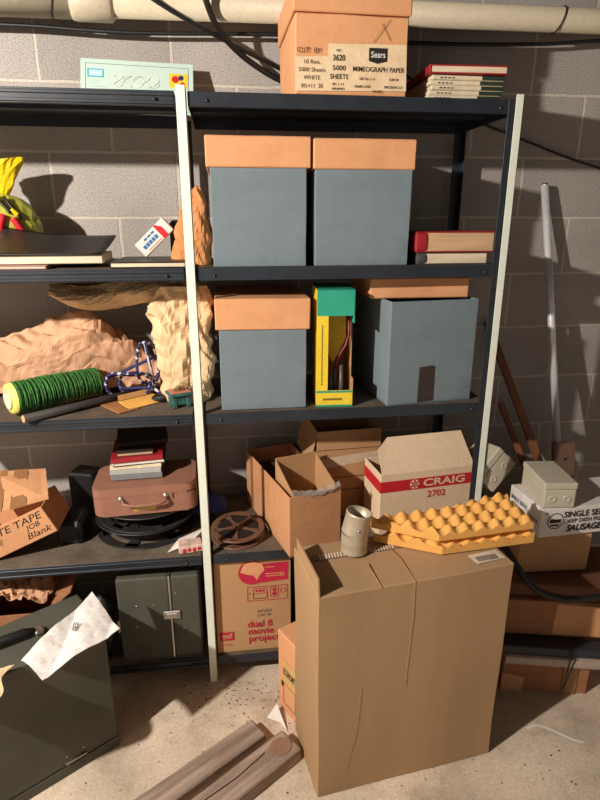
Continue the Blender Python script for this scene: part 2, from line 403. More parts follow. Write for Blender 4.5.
cable('thin black cable strung along the underside of the cream pipe', [(-.9, -.05, 2.13), (-.3, -.05, 2.09), (.0, -.05, 2.086), (.3, -.05, 2.078), (.75, -.05, 2.088), (1.2, -.05, 2.080), (1.6, -.05, 2.090), (1.9, -.05, 2.11), (2.6, -.05, 2.12)], .006)
cable('thick black cable drooping from above down behind the paper carton', [(.50, -.19, 2.26), (.515, -.185, 2.16), (.56, -.13, 2.07), (.66, -.07, 2.0), (.80, -.05, 1.945), (1.0, -.05, 1.925)], .009)
cable('thinner black cable slanting down from the pipe to the paper carton', [(.20, -.18, 2.26), (.36, -.175, 2.14), (.56, -.12, 2.055), (.78, -.03, 1.985), (1.0, -.03, 1.90)], .006)
cable('black cord hanging slack along the wall at the right', [(1.15, -.03, 2.0), (1.35, -.02, 1.89), (1.6, -.02, 1.805), (1.91, -.02, 1.714), (2.4, -.02, 1.62)], .004)

# ------------------------------------------------------------------ top shelf
T0 = LEV[0]
# mimeograph paper carton
t = thing('paper_carton', 'large tan carton of mimeograph paper with a torn cream label on the top shelf', 'box', (.745, -.445, T0+.001), 1)
b = MB(); b.add(dent(.298, .33, .185, .003, .002, 9, 1)); b.build('body', LIDT, t)
b = MB(); b.box(-.005, .303, -.004, .335, .187, .26, .003); b.build('lid', LIDT, t)
LB = patch(t, 'paper_label', LABELW, (0, -.0025, 0), (1, 0, 0), (0, 0, 1), [(.003, .008), (.297, .014), (.293, .122), (.086, .118), (.085, .09), (.003, .086)])
lettering(t, [('CUT  BY', .017, .036, .101, .062), ('10 Rms.', .014, .044, .075), ('5000 Sheets', .014, .044, .057, .070), ('WHITE', .014, .044, .039), ('8½×11  20', .014, .044, .02, .056)], (0, -.0035, 0), (1, 0, 0), (0, 0, 1), BRNINK)
lettering(t, [('NO.', .008, .114, .103), ('3620', .019, .114, .086, .032, .02), ('5000', .016, .115, .063, .034, .01), ('SHEETS', .016, .115, .043, .048, .01), ('8½ x 11', .009, .113, .026), ('WRAPPED', .008, .113, .015, .034),
              ('MIMEOGRAPH PAPER', .0165, .220, .062, .138, .006), ('SIZE 8½ x 11', .0085, .19, .04, .04), ('SUB 20', .0085, .262, .04), ('GRAIN LONG', .0085, .178, .022, .044), ('PRECISION CUT', .0085, .262, .022, .05), ('WHITE', .0085, .218, .011)], (0, -.0035, 0), (1, 0, 0), (0, 0, 1), INK)
patch(t, 'label_badge', INK, (0, -.0035, 0), (1, 0, 0), (0, 0, 1), [(.193, .082), (.216, .076), (.242, .082), (.242, .112), (.193, .112)])
lettering(t, [('Sears', .02, .2175, .096, .038, .012)], (0, -.0042, 0), (1, 0, 0), (0, 0, 1), WHITEP)
bb = MB(); bb.tube([(.203, -.0035, .125), (.245, -.0035, .178)], .0006, 4); bb.tube([(.224, -.0035, .168), (.248, -.0035, .13)], .0006, 4); bb.build('pen_cross', BRNINK, t)

# card leaning on the wall
t = thing('greeting_card', 'long mint green printed card leaning against the wall on the top shelf', 'card', (.135, -.115, T0+.001), 0, rot=(math.radians(-20), math.radians(1.5), 0))
W_, H_ = .335, .165
b = MB(); b.box(0, W_, 0, .002, 0, H_, .0004); b.build('card_sheet', CARD, t)
def ring(parent, name, m, O, xd, ud, x0, x1, y0, y1, th, z=.0002):
    F_ = frame(O, xd, ud); q = MB()
    for a in (rect(x0, x1, y0, y0+th), rect(x0, x1, y1-th, y1), rect(x0, x0+th, y0+th, y1-th), rect(x1-th, x1, y0+th, y1-th)):
        q.prism([F_ @ V((x, y, z)) for x, y in a], F_.to_3x3() @ V((0, 0, .0003)))
    return q.build(name, m, parent)
ring(t, 'printed_border', GLAZE, (0, 0, 0), (1, 0, 0), (0, 0, 1), .014, W_-.014, .012, H_-.014, .0012)
patch(t, 'return_stamp', mat('teal_stamp', (60, 170, 190), .7), (0, 0, 0), (1, 0, 0), (0, 0, 1), rect(.02, .068, .108, .134))
patch(t, 'stamp_centre', mat('pale_blue_stamp', (190, 226, 240), .7), (0, -.0005, 0), (1, 0, 0), (0, 0, 1), rect(.025, .064, .112, .130))
patch(t, 'postage_picture', YEL, (0, 0, 0), (1, 0, 0), (0, 0, 1), rect(.262, .318, .088, .132))
patch(t, 'postage_flower', RED2, (0, -.0004, 0), (1, 0, 0), (0, 0, 1), disc(.281, .114, .011))
patch(t, 'postage_leaf', NAVY, (0, -.0005, 0), (1, 0, 0), (0, 0, 1), disc(.298, .119, .008))
patch(t, 'postage_flower', RED2, (0, -.0004, 0), (1, 0, 0), (0, 0, 1), disc(.303, .099, .007))
lettering(t, [('— — — —', .008, .04, .098, .034), ('— — —', .008, .036, .09, .026), ('— — — — —', .008, .05, .08, .056), ('———', .008, .036, .072, .03), ('— — —  — —', .008, .17, .066, .09)], (0, 0, 0), (1, 0, 0), (0, 0, 1), GREYC, 'faded_print')
bb = MB()
for k in range(5): bb.tube([(.11+.0275*k+.013*math.sin(a*2+k), -.0012, .1+.018*math.sin(a+k)) for a in [i*.45 for i in range(15)]], .0009, 4)
bb.build('white_script', WHITEP, t)

def flat_book(name, label, loc, rz, w, d, h, cover, pages, group=None, spine='left', rot=None, ct=.003, cat='book'):
    """lying book: width w along x, depth d, pages visible on the front"""
    t = thing(name, label, cat, loc, rz, group, rot)
    b = MB(); b.box(.004 if spine == 'left' else .003, w-.003, .003, d-.003, ct, h-ct, .0005); b.build('pages', pages, t)
    b = MB(); b.box(0, w, 0, d, 0, ct, .0008); b.box(0, w, 0, d, h-ct, h, .0008)
    if spine == 'left': b.tube([(.0045, 0, h/2), (.0045, d, h/2)], h/2*.98, 12) if False else b.box(-.002, .003, 0, d, 0, h, .0015)
    elif spine == 'front': b.box(0, w, -.002, .003, 0, h, .0015)
    b.build('cover', cover, t); return t
# red topped stack of booklets
z = T0+.001; GB = 'booklets stacked on the top shelf'
names = ['lowest', 'second lowest', 'middle', 'fourth', 'uppermost']
for k in range(5):
    t = thing('booklet', 'cream booklet with dark end stripe, %s in the pile under the red binder' % names[k], 'booklet', (1.108+.003*(k % 3)+.002*k, -.425+.004*(k % 2), z), random.uniform(-1.5, 1.5), GB)
    b = MB(); b.box(0, .205, 0, .26, 0, .0115, .002); b.build('cover', CREAMC, t)
    b = MB(); b.box(.14, .2045, -.0008, .0012, .001, .0105); b.build('dark_stripe', mat('dark_green_stripe', (36, 52, 40), .6), t)
    lettering(t, [('MAGAZINE', .006, .05, .0048, .035, .02)], (0, -.0002, 0), (1, 0, 0), (0, 0, 1), INK, 'spine_print') if False else None
    b = MB()
    for q in range(4): b.box(.022+q*.011, .029+q*.011, -.0006, .001, .0035, .0062)
    b.build('spine_marks', INK, t); z += .0122
flat_book('binder', 'red binder with a pale front edge lying on the pile of cream booklets', (1.108, -.435, z+.0006), -2, .215, .27, .021, REDC, PAGES, spine='left')

# ------------------------------------------------------------------ archive boxes
def archive(label, loc, rz, w, d, h, lw, lh, lidrot=0):
    t = thing('archive_box', label, 'box', loc, rz, 'blue archive boxes with tan lids')
    b = MB(); b.add(dent(w, d, h, .002, .0014, 8, loc[0]*5)); b.build('body', BLUE, t)
    o = (w-lw)/2; b = MB(); b.add(dent(lw, d+.012, lh, .003, .0016, 9, loc[0]*9))
    b.build('lid', LIDT, t, M=Matrix.Translation((o, -.006, h-lh*.12+.0)) @ Matrix.Rotation(math.radians(lidrot), 4, 'Y'))
    return t
T1 = LEV[1]+.001; T2 = LEV[2]+.001; T3 = LEV[3]+.001; T4 = LEV[4]+.001
archive('blue grey archive box with tan lid, left one of the two on the second shelf', (.517, -.43, T1), 0, .262, .34, .270, .283, .078)
archive('blue grey archive box with tan lid, right one of the two on the second shelf', (.803, -.43, T1), 0, .274, .34, .268, .287, .078)
archive('blue grey archive box with tan lid standing left of the yellow box, third shelf', (.522, -.43, T2), 0, .258, .34, .258, .278, .090, .6)

# big blue open box on third shelf
t = thing('archive_box', 'larger blue grey box, open topped, with a dark tape patch on its front', 'box', (1.03, -.452, T2), 7)
b = MB(); w, d, h = .285, .30, .322; th = .004
b.box(0, w, 0, th, 0, h, .001); b.box(0, w, d-th, d, 0, h, .001); b.box(0, th, th, d-th, 0, h, .001); b.box(w-th, w, th, d-th, 0, h, .001); b.box(0, w, 0, d, 0, th)
b.build('body', BLUE, t)
patch(t, 'tape_patch', TARP, (0, 0, 0), (1, 0, 0), (0, 0, 1), [(.100, .004), (.157, .007), (.155, .118), (.146, .122), (.102, .118)])
b = MB(); b.box(-.045, .0, -.001, .02, 0, .01) if False else None
t = thing('box_lid', 'tan cardboard lid resting on top of the open blue box on the third shelf', 'lid', (.980, -.385, T2+.3235), -1)
b = MB(); b.add(dent(.31, .29, .060, .003, .002, 9, 31)); b.build('lid_board', LIDT, t)
# yellow green tool box
t = thing('display_box', 'narrow yellow and green cardboard box with a cut out window and tools inside', 'box', (.811, -.432, T2), -3)
w, d, h = .112, .16, .360; th = .003
b = MB()
b.box(0, .034, 0, th, .045, h-.078, m=YEL); b.box(0, w, 0, th, 0, .052, m=YEL)
b.box(0, w, 0, th, h-.078, h, m=TEAL); b.box(-.0005, w+.0005, -.0006, .001, .045, .051, m=TEAL); b.box(-.0005, w+.0005, -.0006, .001, .0, .006, m=TEAL)
b.box(0, th, th, d, 0, h, m=YEL); b.box(w-th, w, .04, d, 0, h, m=KRAFT); b.box(0, w, d-th, d, 0, h, m=KRAFT); b.box(0, w, 0, d, 0, th, m=KRAFT); b.box(0, w, 0, d, h-th, h, m=TEAL)
b.box(w-th, w, 0, .04, 0, .09, m=KRAFT); b.box(w-th, w, 0, .04, h-.1, h, m=TEAL)
b.build('carton', None, t)
lettering(t, [('BOX OF FINE TOOL', .011, .055, .024, .07, .01)], (0, -.0005, 0), (1, 0, 0), (0, 0, 1), INK) if False else None
lettering(t, [('PEUGEOT ONE', .011, .055, .024, .07, .01)], (0, -.0005, 0), (1, 0, 0), (0, 0, 1), INK) if False else None
b = MB()
for k in range(11): b.box(.020+k*.0055, .0235+k*.0055, -.001, 0, .021, .0275)
b.build('printed_line', BRNINK, t)
b = MB()
for k in range(26): b.box(.014, .018, -.0006, 0, .07+k*.0072, .0745+k*.0072)
b.build('side_print', BRNINK, t)
b = MB(); b.prism([(.04, .08, .16), (.06, .08, .12), (.1, .08, .2), (.098, .08, .28), (.04, .08, .28)], (0, .006, 0)); b.build('inner_card', YEL, t)
b = MB()
pts = [V((.1, .035, .275)), V((.102, .035, .22)), V((.092, .035, .185)), V((.07, .035, .15)), V((.062, .035, .11))]
b.tube(pts, .0045, 8); b.build('red_handle', mat('dark_red_handle', (120, 24, 26), .4), t)
b = MB()
for x, y, zt in ((.045, .03, .10), (.06, .045, .108), (.078, .03, .125)): b.tube([(x, y, .01), (x+.002, y, .06), (x+.001, y, zt)], [.006, .007, .0055], 10)
b.build('bottle_row', mat('smoked_tool_grips', (92, 84, 80), .4), t)

# ------------------------------------------------------------------ second shelf small things
flat_book('book', 'thick red bound book lying on a grey book, right end of second shelf', (1.104, -.425, T1+.0355), 0, .238, .17, .058, REDC, PAGES2)
flat_book('book', 'thinner grey bound book lying beneath the thick red one', (1.112, -.42, T1), 0, .215, .17, .0345, mat('slate_cover', (74, 70, 70), .7), PAGES)
for nm, w_, hh, mm in (('book', .036, .058, REDC), ('book.001', .030, .0345, MATS['slate_cover'])):
    b = MB(); b.box(-.004, w_, -.001, .165, .001, hh-.001, .012, seg=3); b.build('rounded_spine', mm, bpy.data.objects[nm])
# black cover books at the left
t = thing('album', 'big black album with cream page block, its cover sagging, left on the second shelf', 'album', (-.105, -.435, T1+.012), 2)
b = MB(); b.box(0, .320, .01, .19, .0, .024, .002); b.build('page_block', PAGES, t)
b = MB()
def alb(u, v):
    x = -.01+u*.325; y = .0+v*.20; zz = .026+.042*v**1.5+.025*(1-u)**2*v-.004*math.sin(u*3.1)*v
    return (x+.02*v*u+.03*v*(1-u), y, zz)
b.sheet(alb, 14, 10, smooth=True); b.build('cover', BLACKC, t, solid=.004)
flat_book('album', 'thin black covered album lying flat in front of the small labelled carton', (.235, -.435, T1), -1, .205, .23, .0165, BLACKC, PAGES, spine='none')
t = flat_book('folder', 'thin pinkish folder flat under the big black album', (-.30, -.44, T1), 0, .37, .26, .010, mat('pinkish_cover', (176, 130, 122), .7), PAGES, spine='none', cat='folder')
# small labelled carton, tilted
t = thing('small_carton', 'small white carton with red and blue print tilted up on a black pack', 'box', (.318, -.30, T1+.02), 0, rot=(0, math.radians(-43), 0))
b = MB(); b.box(0, .115, 0, .03, 0, .047, .002); b.build('body', WHITEP, t)
o_m = patch(t, 'red_end', RED2, (0, 0, 0), (1, 0, 0), (0, 0, 1), [(.078, .0), (.096, .0), (.096, .03), (.084, .047), (.078, .047)])
lettering(t, [('TAKE SOME', .009, .05, .035, .04, .02), ('JUST ADHESIVE', .012, .042, .022, .062, .04)], (0, -.0002, 0), (1, 0, 0), (0, 0, 1), BLUEINK) if False else None
b = MB()
for k in range(3): b.box(.03+k*.014, .041+k*.014, -.0006, 0, .034, .0395)
for k in range(5): b.box(.014+k*.0115, .0235+k*.0115, -.0006, 0, .016, .027)
b.build('blue_print', BLUEINK, t)
b = MB(); b.box(.02, .075, -.0006, 0, .006, .009); b.build('orange_print', ORK, t)
t = thing('lens_pouch', 'small black pouch propping up the tilted white carton', 'pouch', (.385, -.255, T1))
b = MB(); b.add(dent(.04, .035, .125, .01, .002, 20, 3)); b.build('pouch_body', BLKRUB, t)
# crumpled bag behind left post
def paper_bag(name, label, loc, rz, w, d, h, m, seed, lean=0, topfold=.35, cat='paper bag'):
    t = thing(name, label, cat, loc, rz)
    b = MB(); n = 60; nv = 36
    def P(u, v):
        a = 2*PI*u; z_ = v*h
        k = 1-.6*max(0, v-.35)/.65
        sq = lambda c: math.copysign(abs(c)**.6, c)
        x = sq(math.cos(a))*w/2*k; y = sq(math.sin(a))*d/2*(1-.75*v)
        p = V((x, y, z_)); q = ridge(V((x*18+seed+z_*6, y*18, z_*10)))
        p += V((math.cos(a), math.sin(a), 0))*(q-.45)*.06*(.4+v)
        if v > .8: p.z += .03*noise.noise(V((x*30+seed, y*9, 1)))
        p.x += lean*v; return p
    b.sheet(P, n, nv); bmesh.ops.remove_doubles(b.bm, verts=b.bm.verts[:], dist=1e-5)
    b.build('crumpled_wall', m, t, solid=.0008); return t
paper_bag('paper_bag', 'small crumpled brown paper bag behind the pale upright, left of the blue boxes', (.448, -.31, T1), 0, .11, .10, .215, BAGP, 3, .02)
# yellow bag
t = thing('bread_bag', 'yellow topped plastic bag with olive, red and black print at the far left', 'bag', (-.135, -.155, T1))
blob('bag_body', OLIVE, t, (0, 0, .095), (.128, .085, .108), 4, .22, 1.6, 4, flat_z=.0)
def tw(p): return p
b = MB()
def neck(u, v):
    a = 2*PI*u; r = .016+.055*v**.8
    q = ridge(V((math.cos(a)*3.2, math.sin(a)*3, v*2.5)))
    return V((r*1.0*(1+.6*(q-.4))*math.cos(a)*1.0+.015*v+.012, r*.5*(1+.4*(q-.4))*math.sin(a), .180+.112*v+.012*math.cos(a)*v))
b.sheet(neck, 36, 12); b.build('bag_neck', YPLA, t, solid=.001)
for k, (x, y_, r, m) in enumerate([(.045, .13, .022, RED2), (.015, .16, .014, BLKRUB), (.06, .165, .012, RED2)]):
    nrm = V((x/.125**2, -.06/.085**2, (y_-.1)/.112**2))
b = MB()
def stripes(x0, z0, x1, z1, r, m, nm):
    b = MB(); pts = []
    for i in range(9):
        u = i/8; x = x0+(x1-x0)*u; zz = z0+(z1-z0)*u
        q = max(0.02, 1-(x/.128)**2-((zz-.1)/.118)**2); pts.append((x, -.089*math.sqrt(q)-.003, zz))
    b.tube(pts, r, 6); b.build(nm, m, t)
stripes(-.04, .2, .02, .02, .004, BLKRUB, 'black_print'); stripes(-.07, .17, -.085, .05, .004, BLKRUB, 'black_print'); stripes(-.02, .15, -.035, .03, .003, BLKRUB, 'black_print'); stripes(.02, .195, .065, .145, .005, BLKRUB, 'black_print'); stripes(.045, .19, .09, .13, .005, BLKRUB, 'black_print')
stripes(.03, .09, .045, .14, .012, RED2, 'red_print'); stripes(.07, .13, .09, .09, .011, RED2, 'red_print'); stripes(.066, .155, .082, .14, .007, YPLA, 'yellow_print')

# ------------------------------------------------------------------ third shelf, left
def crumple(name, label, P0, m, cat='paper', nu=46, nv=30, amp=.018, fr=9, seed=0, solid=.0008):
    b = MB()
    def P(u, v):
        p = V(P0(u, v)); q = V((p.x*fr*.55+p.z*1.5+seed, p.y*fr*.6, p.z*fr*1.35-p.x*1.2)); k = ridge(q)-.45
        return p+V((.15*k, -.7*k, .7*k))*amp+V((0, 0, .25*amp*noise.noise(q*3)))
    b.sheet(P, nu, nv); o = b.build(name, m, solid=solid); return tag(o, label, cat)
def kr(u, v):
    x = -.42+u*.74; s = 1-max(0, (u-.62)/.38)**1.3
    a = -.2+v*(PI+.1); H = .075*s+.045+.075*math.exp(-((x-.09)/.15)**2)+.05*max(0, -x)
    return (x, -.135-.085*math.cos(a)*(.75+.25*s), T2+.008+max(0, math.sin(a))*H*(1.0+.6*(.5-abs(u-.55))) + (.03*u))
crumple('kraft_paper', 'large crumpled sheet of brown wrapping paper behind the green twine', kr, KPAP, amp=.12, fr=9, seed=2, nu=110, nv=64)
def fb(u, v):
    x = .0+u*.37; return (x, -.40+v*.30+.02*math.sin(u*5), 1.30+.028*math.sin(v*PI)-.018*math.cos(u*7+v*2)+.03*(v)*(1-u)+(.012 if u < .9 else -.0))
t = thing('paper_bag', 'flat folded brown paper bag lying on top under the second shelf', 'paper bag', (0, -.12, 1.22)) if False else None
b = MB()
def fold(u, v):
    x = .01+u*.36; zz = 1.352-.012*math.sin(u*6)-(.045+.03*math.sin(u*PI))*v-.02*u*v
    y = -.20-.05*math.sin(v*PI)-.02*math.sin(u*9)*v
    return V((x, y, zz))+V((0, -1, .3))*(.06*(ridge(V((x*12, v*3, 1)))-.4))
b.sheet(fold, 70, 22); 
def fold2(u, v):
    x = .01+u*.36; return V((x, -.20+.17*v, 1.352-.012*math.sin(u*6)*(1-v)-.015*v))+V((0, 0, .006))*(ridge(V((x*10, v*2, 7)))-.4)
b.sheet(fold2, 40, 8)
o = b.build('folded_paper', CPAP, solid=.001)
tag(o, 'folded tan paper sheet draped over the crumpled papers just under the second shelf', 'paper')
# large cream crumpled bag behind the post
t = thing('paper_bag', 'tall crumpled cream paper bag left of the third archive box', 'paper bag', (.425, -.26, T2), 0)
b = MB()
def cb(u, v):
    a = 2*PI*u; z_ = v*.36; k = .62+.38*v
    sq = lambda c: math.copysign(abs(c)**.7, c)
    x = sq(math.cos(a))*.092*(1.05-.25*(1-v)); y = sq(math.sin(a))*.085*(1-.35*v)
    q = ridge(V((x*13+4+z_*4, y*13, z_*8-x*5)))-.45
    p = V((x, y, z_))+V((math.cos(a), math.sin(a), 0))*q*.10
    p.x += -.02+.0*v; 
    if v > .75: p.z -= .05*(v-.75)*4*max(0, math.sin(a*2+1))
    return p
b.sheet(cb, 84, 54); b.build('crumpled_wall', CPAP, t, solid=.001)

# green twine cone
t = thing('twine_spool', 'large spool of shiny green twine on a cream card tube at the left', 'spool', (0, 0, 0))
A0 = V((-.094, -.405, T2+.054)); A1 = V((.125, -.235, T2+.052)); ax = (A1-A0).normalized(); L0 = (A1-A0).length
Mx = frame(A0, ax.orthogonal(), ax.cross(ax.orthogonal())); 
Mx = Matrix.Translation(A0) @ ax.to_track_quat('Z', 'Y').to_matrix().to_4x4()
b = MB(); b.lathe([(.030, -.004), (.030, L0+.006), (.0275, L0+.006), (.0275, -.004), (.030, -.004)], 32, M=Mx); b.build('card_tube', CREAMC, t)
b = MB(); b.lathe([(.0305, .001), (.044, .001), (.046, .012), (.047, .013)], 32, M=Mx); b.build('yellow_collar', mat('pale_yellow_collar', (226, 216, 110), .6), t)
b = MB(); b.lathe([(.031, .014), (.0445, .014), (.0475, L0*.3), (.0465, L0*.75), (.044, L0-.004), (.031, L0-.004)], 40, M=Mx); b.build('wound_core', DKGREEN, t)
b = MB()
for k, (turns, dirn, rr) in enumerate([(34, 1, .0478), (30, -1, .0488), (22, 1, .0495)]):
    pts = []
    for i in range(turns*16):
        u = i/(turns*16-1); a = dirn*2*PI*turns*u; zz = .016+(L0-.024)*u+.0035*math.sin(a*.5+k)+.004*noise.noise(V((a*.13, k*5, 0)))
        r = rr*(1-.05*abs(u-.35)*2)+.001*noise.noise(V((a, k, 3)))
        pts.append(Mx @ V((r*math.cos(a), r*math.sin(a), zz)))
    b.tube(pts, .0021, 4)
b.build('twine_winding', GREEN, t)
# dark tube
t = thing('cardboard_tube', 'long charcoal tube with a tan end sticking out past the shelf edge', 'tube', (0, 0, 0))
P0 = V((-.035, -.475, T2+.015)); P1 = V((.30, -.20, T2+.013))
b = MB(); b.tube([P0, P1], .0125, 18); b.build('tube_body', CHAR, t)
b = MB(); b.tube([P0-(P1-P0).normalized()*.002, P0+(P1-P0).normalized()*.0005], .0108, 18); b.build('tube_end', LIDT, t)
# red/white leaflet + dark flat strip
b = MB(); b.sheet(lambda u, v: (.03+.15*u+.02*v, -.395+.10*v+.09*u, T2+.002+.004*math.sin(u*5)), 8, 4)
o = b.build('leaflet', mat('red_white_leaflet', (196, 96, 92), .6, var=.5, vscale=22), solid=.0012); tag(o, 'crumpled red and white leaflet flat beside the green spool', 'leaflet')
# blue white rope
def coil(c, rx, rz_, tilt, n=40, turns=1, ph=0, wob=.01):
    out = []
    for i in range(int(n*turns)+1):
        a = 2*PI*i/n+ph; p = V((rx*math.cos(a), wob*math.sin(3*a), rz_*math.sin(a)))
        p.rotate(Euler((math.radians(tilt), 0, 0))); out.append(p+V(c))
    return out
pts = coil((.225, -.275, T2+.050), .068, .058, 30, 40, 2.1, 2.2) + coil((.290, -.262, T2+.112), .034, .078, 8, 40, 3.2, .3, .016) + coil((.25, -.255, T2+.045), .055, .045, 25, 40, 1.5, .3) + [V((.30, -.25, T2+.03)), V((.32, -.28, T2+.02)), V((.335, -.30, T2+.012))]
sm = []
for p, q in zip(pts, pts[1:]):
    for k in range(3): sm.append(p.lerp(q, k/3))
b = MB(); b.tube(sm, .0050, 8, mfun=lambda i, j: WCORD if ((i+j) % 8) < 3 and (i//3) % 2 else NAVY, m=NAVY); o = b.build('rope', None)
tag(o, 'coiled navy and white braided rope beside the crumpled brown paper', 'rope')
# envelopes
def flatq(name, label, pts, z0, m, cat, th=.002):
    b = MB(); b.prism([(x, y, z0) for x, y in pts], (0, 0, th)); o = b.build(name, m); return tag(o, label, cat)
t = thing('envelope', 'golden yellow envelope with a folded flap near the small teal pot', 'envelope', (.262, -.33, T2+.0045), 0, rot=(math.radians(6), 0, math.radians(38)))
b = MB(); b.box(-.05, .075, -.035, .035, 0, .003, .0008); b.build('envelope_body', ENV2, t)
b = MB(); b.prism([(-.05, .036, .0035), (.075, .036, .0035), (.065, .058, .012), (-.04, .058, .012)], (0, 0, .0015)); b.build('flap', ENV1, t)
t = thing('envelope', 'brown envelope lying partly beneath the golden one at the shelf edge', 'envelope', (.205, -.355, T2+.0008), -52)
b = MB(); b.box(-.062, .062, -.034, .034, 0, .003, .0008); b.build('envelope_body', mat('brown_envelope', (168, 112, 68), .7), t)
# teal pot
t = thing('bonsai_pot', 'tiny teal glazed four sided pot with dried twigs beside the pale upright', 'pot', (.392, -.365, T2), 22)
b = MB(); b.prism([(-.027, -.022, .010), (.027, -.022, .010), (.027, .022, .010), (-.027, .022, .010)], (0, 0, .028))
b.box(-.036, .036, -.030, .030, .038, .048, .002)
for sx in (-1, 1):
    for sy in (-1, 1): b.box(sx*.022-.007, sx*.022+.007, sy*.017-.007, sy*.017+.007, 0, .040, .002)
b.build('glazed_pot', GLAZE, t)
b = MB(); b.box(-.03, .03, -.025, .025, .046, .050, .001); b.build('soil', TERRA, t)
b = MB()
for i in range(26):
    a = random.uniform(0, 2*PI); r = random.uniform(.004, .02); p = V((r*math.cos(a), r*math.sin(a)*.8, .050))
    q = p+V((random.uniform(-.012, .012), random.uniform(-.012, .012), random.uniform(.004, .022))); b.tube([p, (p+q)/2+V((.003, 0, .002)), q], .0013, 5)
b.build('dried_twigs', TWIG, t)
# cream rag at the shelf corner (behind pot): dark sack
blob('dark_pouch', BLKRUB, None, (.335, -.315, T2+.014), (.035, .022, .014), 3, .3, 2, 3); o = bpy.data.objects['dark_pouch']; tag(o, 'small black pouch between the envelopes and the teal pot', 'pouch')

# ------------------------------------------------------------------ fourth shelf, left
# big black reel / film tray
def reel(label, c, R, h, spokes, m, core=.03, holes=True, rot=(0, 0, 0), film=None, tape=.9):
    t = thing('film_reel', label, 'film reel', c, rot=rot)
    for zz, nm in ((0, 'flange'), (h-.0025, 'flange')):
        b = MB(); n = 64
        def ringp(r0, r1):
            k = []
            for r in (r0, r1):
                k.append([b.bm.verts.new((r*math.cos(2*PI*j/n), r*math.sin(2*PI*j/n), 0)) for j in range(n)])
            for j in range(n): b.bm.faces.new([k[0][j], k[0][(j+1) % n], k[1][(j+1) % n], k[1][j]])
        ringp(R*.80, R); ringp(core*.35, core)
        for s in range(spokes):
            a = 2*PI*s/spokes+.3
            d = V((math.cos(a), math.sin(a), 0)); e = V((-d.y, d.x, 0))
            ws = R*.16
            vs = [b.bm.verts.new(p) for p in (d*core*.8-e*ws*.5, d*core*.8+e*ws*.5, d*R*.5+e*ws*.30, d*R*.9+e*ws*.9, d*R*.9-e*ws*.9, d*R*.5-e*ws*.30)]
            b.bm.faces.new(vs)
        o = b.build(nm, m, t, solid=.0022, M=Matrix.Translation((0, 0, zz+.0012)))
    b = MB(); b.lathe([(core, .002), (core, h-.002)], 32); b.lathe([(core*.35, .0), (core*.35, h)], 24); b.build('hub', m, t)
    b = MB(); b.lathe([(R, -.0005), (R+.0015, .001), (R+.0015, .003), (R-.004, .0035)], 64); b.lathe([(R-.004, h-.0035), (R+.0015, h-.003), (R+.0015, h-.001), (R, h+.0005)], 64); b.build('rim', m, t)
    if film:
        b = MB(); b.lathe([(core+.001, .004), (R*film, .004), (R*film, h-.004), (core+.001, h-.004), (core+.001, .004)], 64, smooth=False); b.build('wound_film', FILM, t)
    return t
reel('large black reel with cut out spokes lying flat under the brown suitcase', (.236, -.226, T3+.001), .168, .056, 6, REELK, .05, film=.7)
reel('large black reel, upper of the two under the brown suitcase', (.244, -.226, T3+.0595), .164, .052, 5, REELK, .045)
reel('small brown film reel leaning flat at the shelf edge right of the pale upright', (.556, -.345, T3+.008), .090, .030, 5, REELB, .02, rot=(math.radians(4), math.radians(-3), .5), film=.75)
reel('lower small brown film reel half hidden beneath the other brown reel', (.560, -.290, T3+.0005), .082, .009, 5, REELB, .02, film=.6) if False else None
# suitcase
t = thing('suitcase', 'small brown suitcase with handle and two latches lying on the black reels', 'suitcase', (.096, -.375, T3+.1165), 0, rot=(0, math.radians(-1.0), math.radians(2)))
def rbox(w, d, h, r, n=6, z0=0):
    pts = []
    for cx, cy, a0 in ((w-r, r, -PI/2), (w-r, d-r, 0), (r, d-r, PI/2), (r, r, PI)):
        for k in range(n+1): a = a0+k*PI/2/n; pts.append((cx+r*math.cos(a), cy+r*math.sin(a), z0))
    q = MB(); q.prism(pts, (0, 0, h))
    bmesh.ops.bevel(q.bm, geom=[e for e in q.bm.edges if abs(e.verts[0].co.z-e.verts[1].co.z) < 1e-6], offset=.004, segments=2, affect='EDGES'); return q
rbox(.330, .20, .066, .03).build('case_shell', SUIT, t)
rbox(.330, .20, .030, .03, z0=.067).build('case_lid', SUIT, t)
b = MB(); b.tube([(.095, -.004, .056), (.10, -.02, .050), (.12, -.026, .046), (.165, -.027, .044), (.21, -.026, .046), (.23, -.02, .050), (.235, -.004, .056)], .0055, 8); b.build('handle', SUIT, t)
for x in (.09, .232):
    b = MB(); b.lathe([(0, .006), (.007, .005), (.010, 0)], 16, M=frame((x, -.0015, .060), (1, 0, 0), (0, 0, 1))); b.build('latch', METAL, t)
b = MB(); b.box(.253, .258, -.001, .001, .048, .066); b.build('small_tag', BLACKC, t)
patch(t, 'gold_label', mat('gold_sticker', (200, 164, 84), .5), (0, -.0002, 0), (1, 0, 0), (0, 0, 1), rect(.127, .198, .012, .030))
